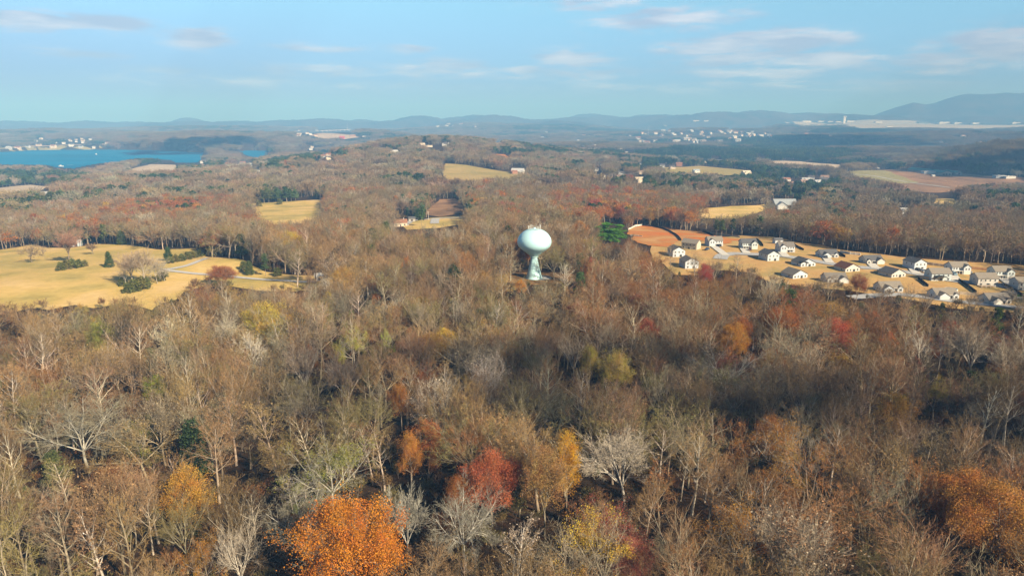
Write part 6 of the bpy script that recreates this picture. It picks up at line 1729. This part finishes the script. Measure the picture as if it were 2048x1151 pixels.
def control_tower():
    x, y, z = ground(1688, 247); k = math.hypot(x, y) / 1365 * .72
    r = empty('control_tower', (x, y, z)); tag(r, 'white airport control tower block standing on the horizon', 'tower')
    b = MB(); b.box(-2.6 * k, 2.6 * k, -2 * k, 2 * k, -5, 13.5 * k); b.build('shaft', M_VINYL, r)
    c = MB(); c.box(-3.1 * k, 3.1 * k, -2.4 * k, 2.4 * k, 13.52 * k, 17.5 * k); cc = c.build('cab', M_VINYL, r)
    g = MB(); g.box(-.9 * k, .9 * k, -2.5 * k, -2.42 * k, 14.5 * k, 16.4 * k); g.build('window', M_GLASS, cc)


control_tower()


def viaduct():
    x0, y0, z0 = ground(640, 264); x1, y1, z1 = ground(702, 262); zt = 85 - math.hypot(x0, y0) * (259 - 235.2) / 1400
    L = math.hypot(x1 - x0, y1 - y0); r = empty('bridge', (x0, y0, zt), math.atan2(y1 - y0, x1 - x0)); tag(r, 'long pale bridge deck among the far hills left of centre', 'bridge')
    b = MB(); n = 16
    for i in range(n): b.box(L * i / n, L * (i + 1) / n + .01, -6, 6, -2.4 + 7 * ((i + .5) / n) ** 2 - 3, 7 * ((i + .5) / n) ** 2 + .6 - 3)
    b.build('deck', M_BRIDGE, r)
    for i in range(7): q = MB(); u = L * (i + .5) / 7; q.box(u - 2, u + 2, -4, 4, -40, -4.6 + 7 * ((i + .5) / 7) ** 2); q.build('pier', M_CONCR, r)


M_BRIDGE = plain('pale_bridge_concrete', (.56, .48, .42), .9, .1, .1, .05)
viaduct()


def mast(px, py, hpx, label):
    x, y, z = ground(px, py); k = math.hypot(x, y) / 1365; r = empty('radio_mast', (x, y, z)); tag(r, label, 'mast')
    b = MB(); b.tube((0, 0, -2), (0, 0, hpx * k), .5 * k ** .5, 6, .18 * k ** .5); b.build('pole', M_VINYL, r)
    a = MB(); a.box(-.9, .9, -.2, .2, hpx * k * .86, hpx * k * .93); a.build('antenna', M_VINYL, r)


mast(1296, 274, 18, 'thin white radio mast over the valley right of centre')
mast(695, 262, 14, 'thin mast beside the far pale bridge')
x, y, z = ground(857, 440)
r = empty('utility_pole', (x, y, z)); tag(r, 'white utility pole on the yellow lawn by the cream cottage', 'pole'); b = MB(); b.tube((0, 0, -.5), (0, 0, 8.5), .16, 8, .1); b.build('pole', M_VINYL, r)
a = MB(); a.box(-.9, .9, -.06, .06, 7.6, 7.75); a.build('crossarm', M_VINYL, r)


def boat(px, py, rz, label, sc):
    x, y = flat_at(px, py, LAKE_Z); r = empty('motor_boat', (x, y, LAKE_Z - .1), rz); r.scale = (sc, sc, sc); tag(r, label, 'boat', 'boats on the lake')
    b = MB(); sec = [(-3.5, 1.1, 1.0), (-1, 1.25, 1.0), (1.5, 1.0, 1.1), (3.0, .5, 1.25), (3.8, .04, 1.35)]; V = []
    for (xx, w_, zh) in sec: V += [(xx, -w_ * .6, 0), (xx, w_ * .6, 0), (xx, w_, zh), (xx, -w_, zh)]
    b.add(V, [(0, 3, 2, 1), (16, 17, 18, 19)] + [(4 * i + k, 4 * i + (k + 1) % 4, 4 * i + 4 + (k + 1) % 4, 4 * i + 4 + k) for i in range(4) for k in range(4)]); b.build('hull', M_VINYL, r)
    c = MB(); c.gable(-1.6, .9, -.8, .8, 1.0, 2.1, .25); c.build('cabin', M_VINYL, r)


boat(192, 309, 2.4, 'small white boat near the far lake shore', 1.9)
boat(122, 333, .2, 'white motor boat near the wooded near lake shore', 2.0)
# white trails of a boat on the water
for i, (a, b_) in enumerate((((110, 332.6), (128, 332.4)), ((128, 331.0), (146, 329.6)))):
    p0 = flat_at(*a, LAKE_Z); p1 = flat_at(*b_, LAKE_Z); d = np.array(p1) - np.array(p0); nn = np.array([-d[1], d[0]]) / np.linalg.norm(d)
    V = [(*p0, LAKE_Z + .12), (p1[0] + nn[0] * 3, p1[1] + nn[1] * 3, LAKE_Z + .12), (p1[0] - nn[0] * 3, p1[1] - nn[1] * 3, LAKE_Z + .12)]
    q = MB(); q.add(V, [(0, 2, 1)]); tag(q.build('wake', M_FOAM if i else plain('boat_foam', (.40, .47, .50), .6), fix=False), ['pale boat wake on the lake, nearer streak', 'pale boat wake on the lake, farther streak'][i], 'wake', kind='structure')
    M_FOAM = bpy.data.materials['boat_foam']


# ------------------------------------------------------------------ broken clouds overhead, out of the picture, that shade parts of the land
def cloud(px, py, rx, ry, cover, label, alt=1150, lump=11.0, seed=0, rot=0.0, gpos=None):
    gx, gy, gz = gpos or ground(px, py); t = (alt - gz) / sund[2]; cx, cy = gx + sund[0] * t, gy + sund[1] * t
    rng = np.random.RandomState(seed + 5); n = int(cover * 1.5 * math.pi * rx * ry / (math.pi * lump * lump * .8))
    t_ = (1 + 5 ** .5) / 2; ic = np.array([(-1, t_, 0), (1, t_, 0), (-1, -t_, 0), (1, -t_, 0), (0, -1, t_), (0, 1, t_), (0, -1, -t_), (0, 1, -t_), (t_, 0, -1), (t_, 0, 1), (-t_, 0, -1), (-t_, 0, 1)]) / math.hypot(1, t_)
    F = np.array([(0, 11, 5), (0, 5, 1), (0, 1, 7), (0, 7, 10), (0, 10, 11), (1, 5, 9), (5, 11, 4), (11, 10, 2), (10, 7, 6), (7, 1, 8), (3, 9, 4), (3, 4, 2), (3, 2, 6), (3, 6, 8), (3, 8, 9), (4, 9, 5), (2, 4, 11), (6, 2, 10), (8, 6, 7), (9, 8, 1)])
    V = []; T = []; c, s = math.cos(rot), math.sin(rot)
    for i in range(n):
        a = rng.uniform(0, 6.283); q = rng.rand() ** .5; q = q * (1.0 if rng.rand() < .8 else 1.18); u, v = q * rx * math.cos(a), q * ry * math.sin(a)
        u += 30 * float(fbm(np.array([v / 60.]), np.array([seed * 3.1]), seed)[0]); p = np.array([cx + u * c - v * s, cy + u * s + v * c, alt + rng.uniform(0, 30) * (1.1 - q)])
        V.append(p + ic * lump * rng.uniform(.55, 1.25) * np.array([1, 1, .55]) * rng.uniform(.85, 1.15, (12, 1))); T.append(F + 12 * i)
    o = obj('cloud', mesh_from('cloud', np.concatenate(V), tris=np.concatenate(T), mats=[M_CLOUD], smooth=True)); tag(o, label, 'cloud', 'broken clouds overhead', 'stuff')


M_CLOUD = plain('cloud_white', (.8, .8, .8), 1.0, 0.0, .02)
cloud(1060, 800, 90, 30, .42, 'thin broken cloud out of view, shading the middle of the near woods', seed=1)
cloud(1820, 880, 70, 36, .26, 'thin broken cloud out of view, shading the right of the near woods', seed=2)
cloud(1690, 285, 330, 420, 1.3, 'cloud shading the far pine belt at the right', lump=26, seed=3)
cloud(2030, 335, 260, 190, 1.3, 'cloud shading the hill at the right edge', lump=26, seed=4)
cloud(375, 297, 210, 260, 1.3, 'cloud shading the far lake point', lump=26, seed=6)
# ------------------------------------------------------------------ the hazy air
def haze():
    m = bpy.data.materials.new('hazy_air'); m.use_nodes = True; t = NT(m.node_tree)
    v = t.n('ShaderNodeVolumePrincipled'); v.inputs['Color'].default_value = (.20, .50, 1.0, 1); v.inputs['Density'].default_value = HAZE
    v.inputs['Anisotropy'].default_value = -0.12; v.inputs['Absorption Color'].default_value = (.34, .36, 1, 1)
    o = t.n('ShaderNodeOutputMaterial'); t.l(v.outputs[0], o.inputs['Volume'])
    x0, x1, y0, y1, z0, z1 = -25000, 25000, -25000, 25000, float(_TZ.min()) - 40, 500
    Vv = [(a, b, c) for a in (x0, x1) for b in (y0, y1) for c in (z0, z1)]
    F = [(0, 1, 3, 2), (4, 6, 7, 5), (0, 4, 5, 1), (2, 3, 7, 6), (0, 2, 6, 4), (1, 5, 7, 3)]
    o = obj('haze', mesh_from('haze', Vv, quads=F, mats=[m])); tag(o, 'pale blue haze hanging in the air over the hills', 'haze', kind='stuff')


HAZE = 0.0002
haze()
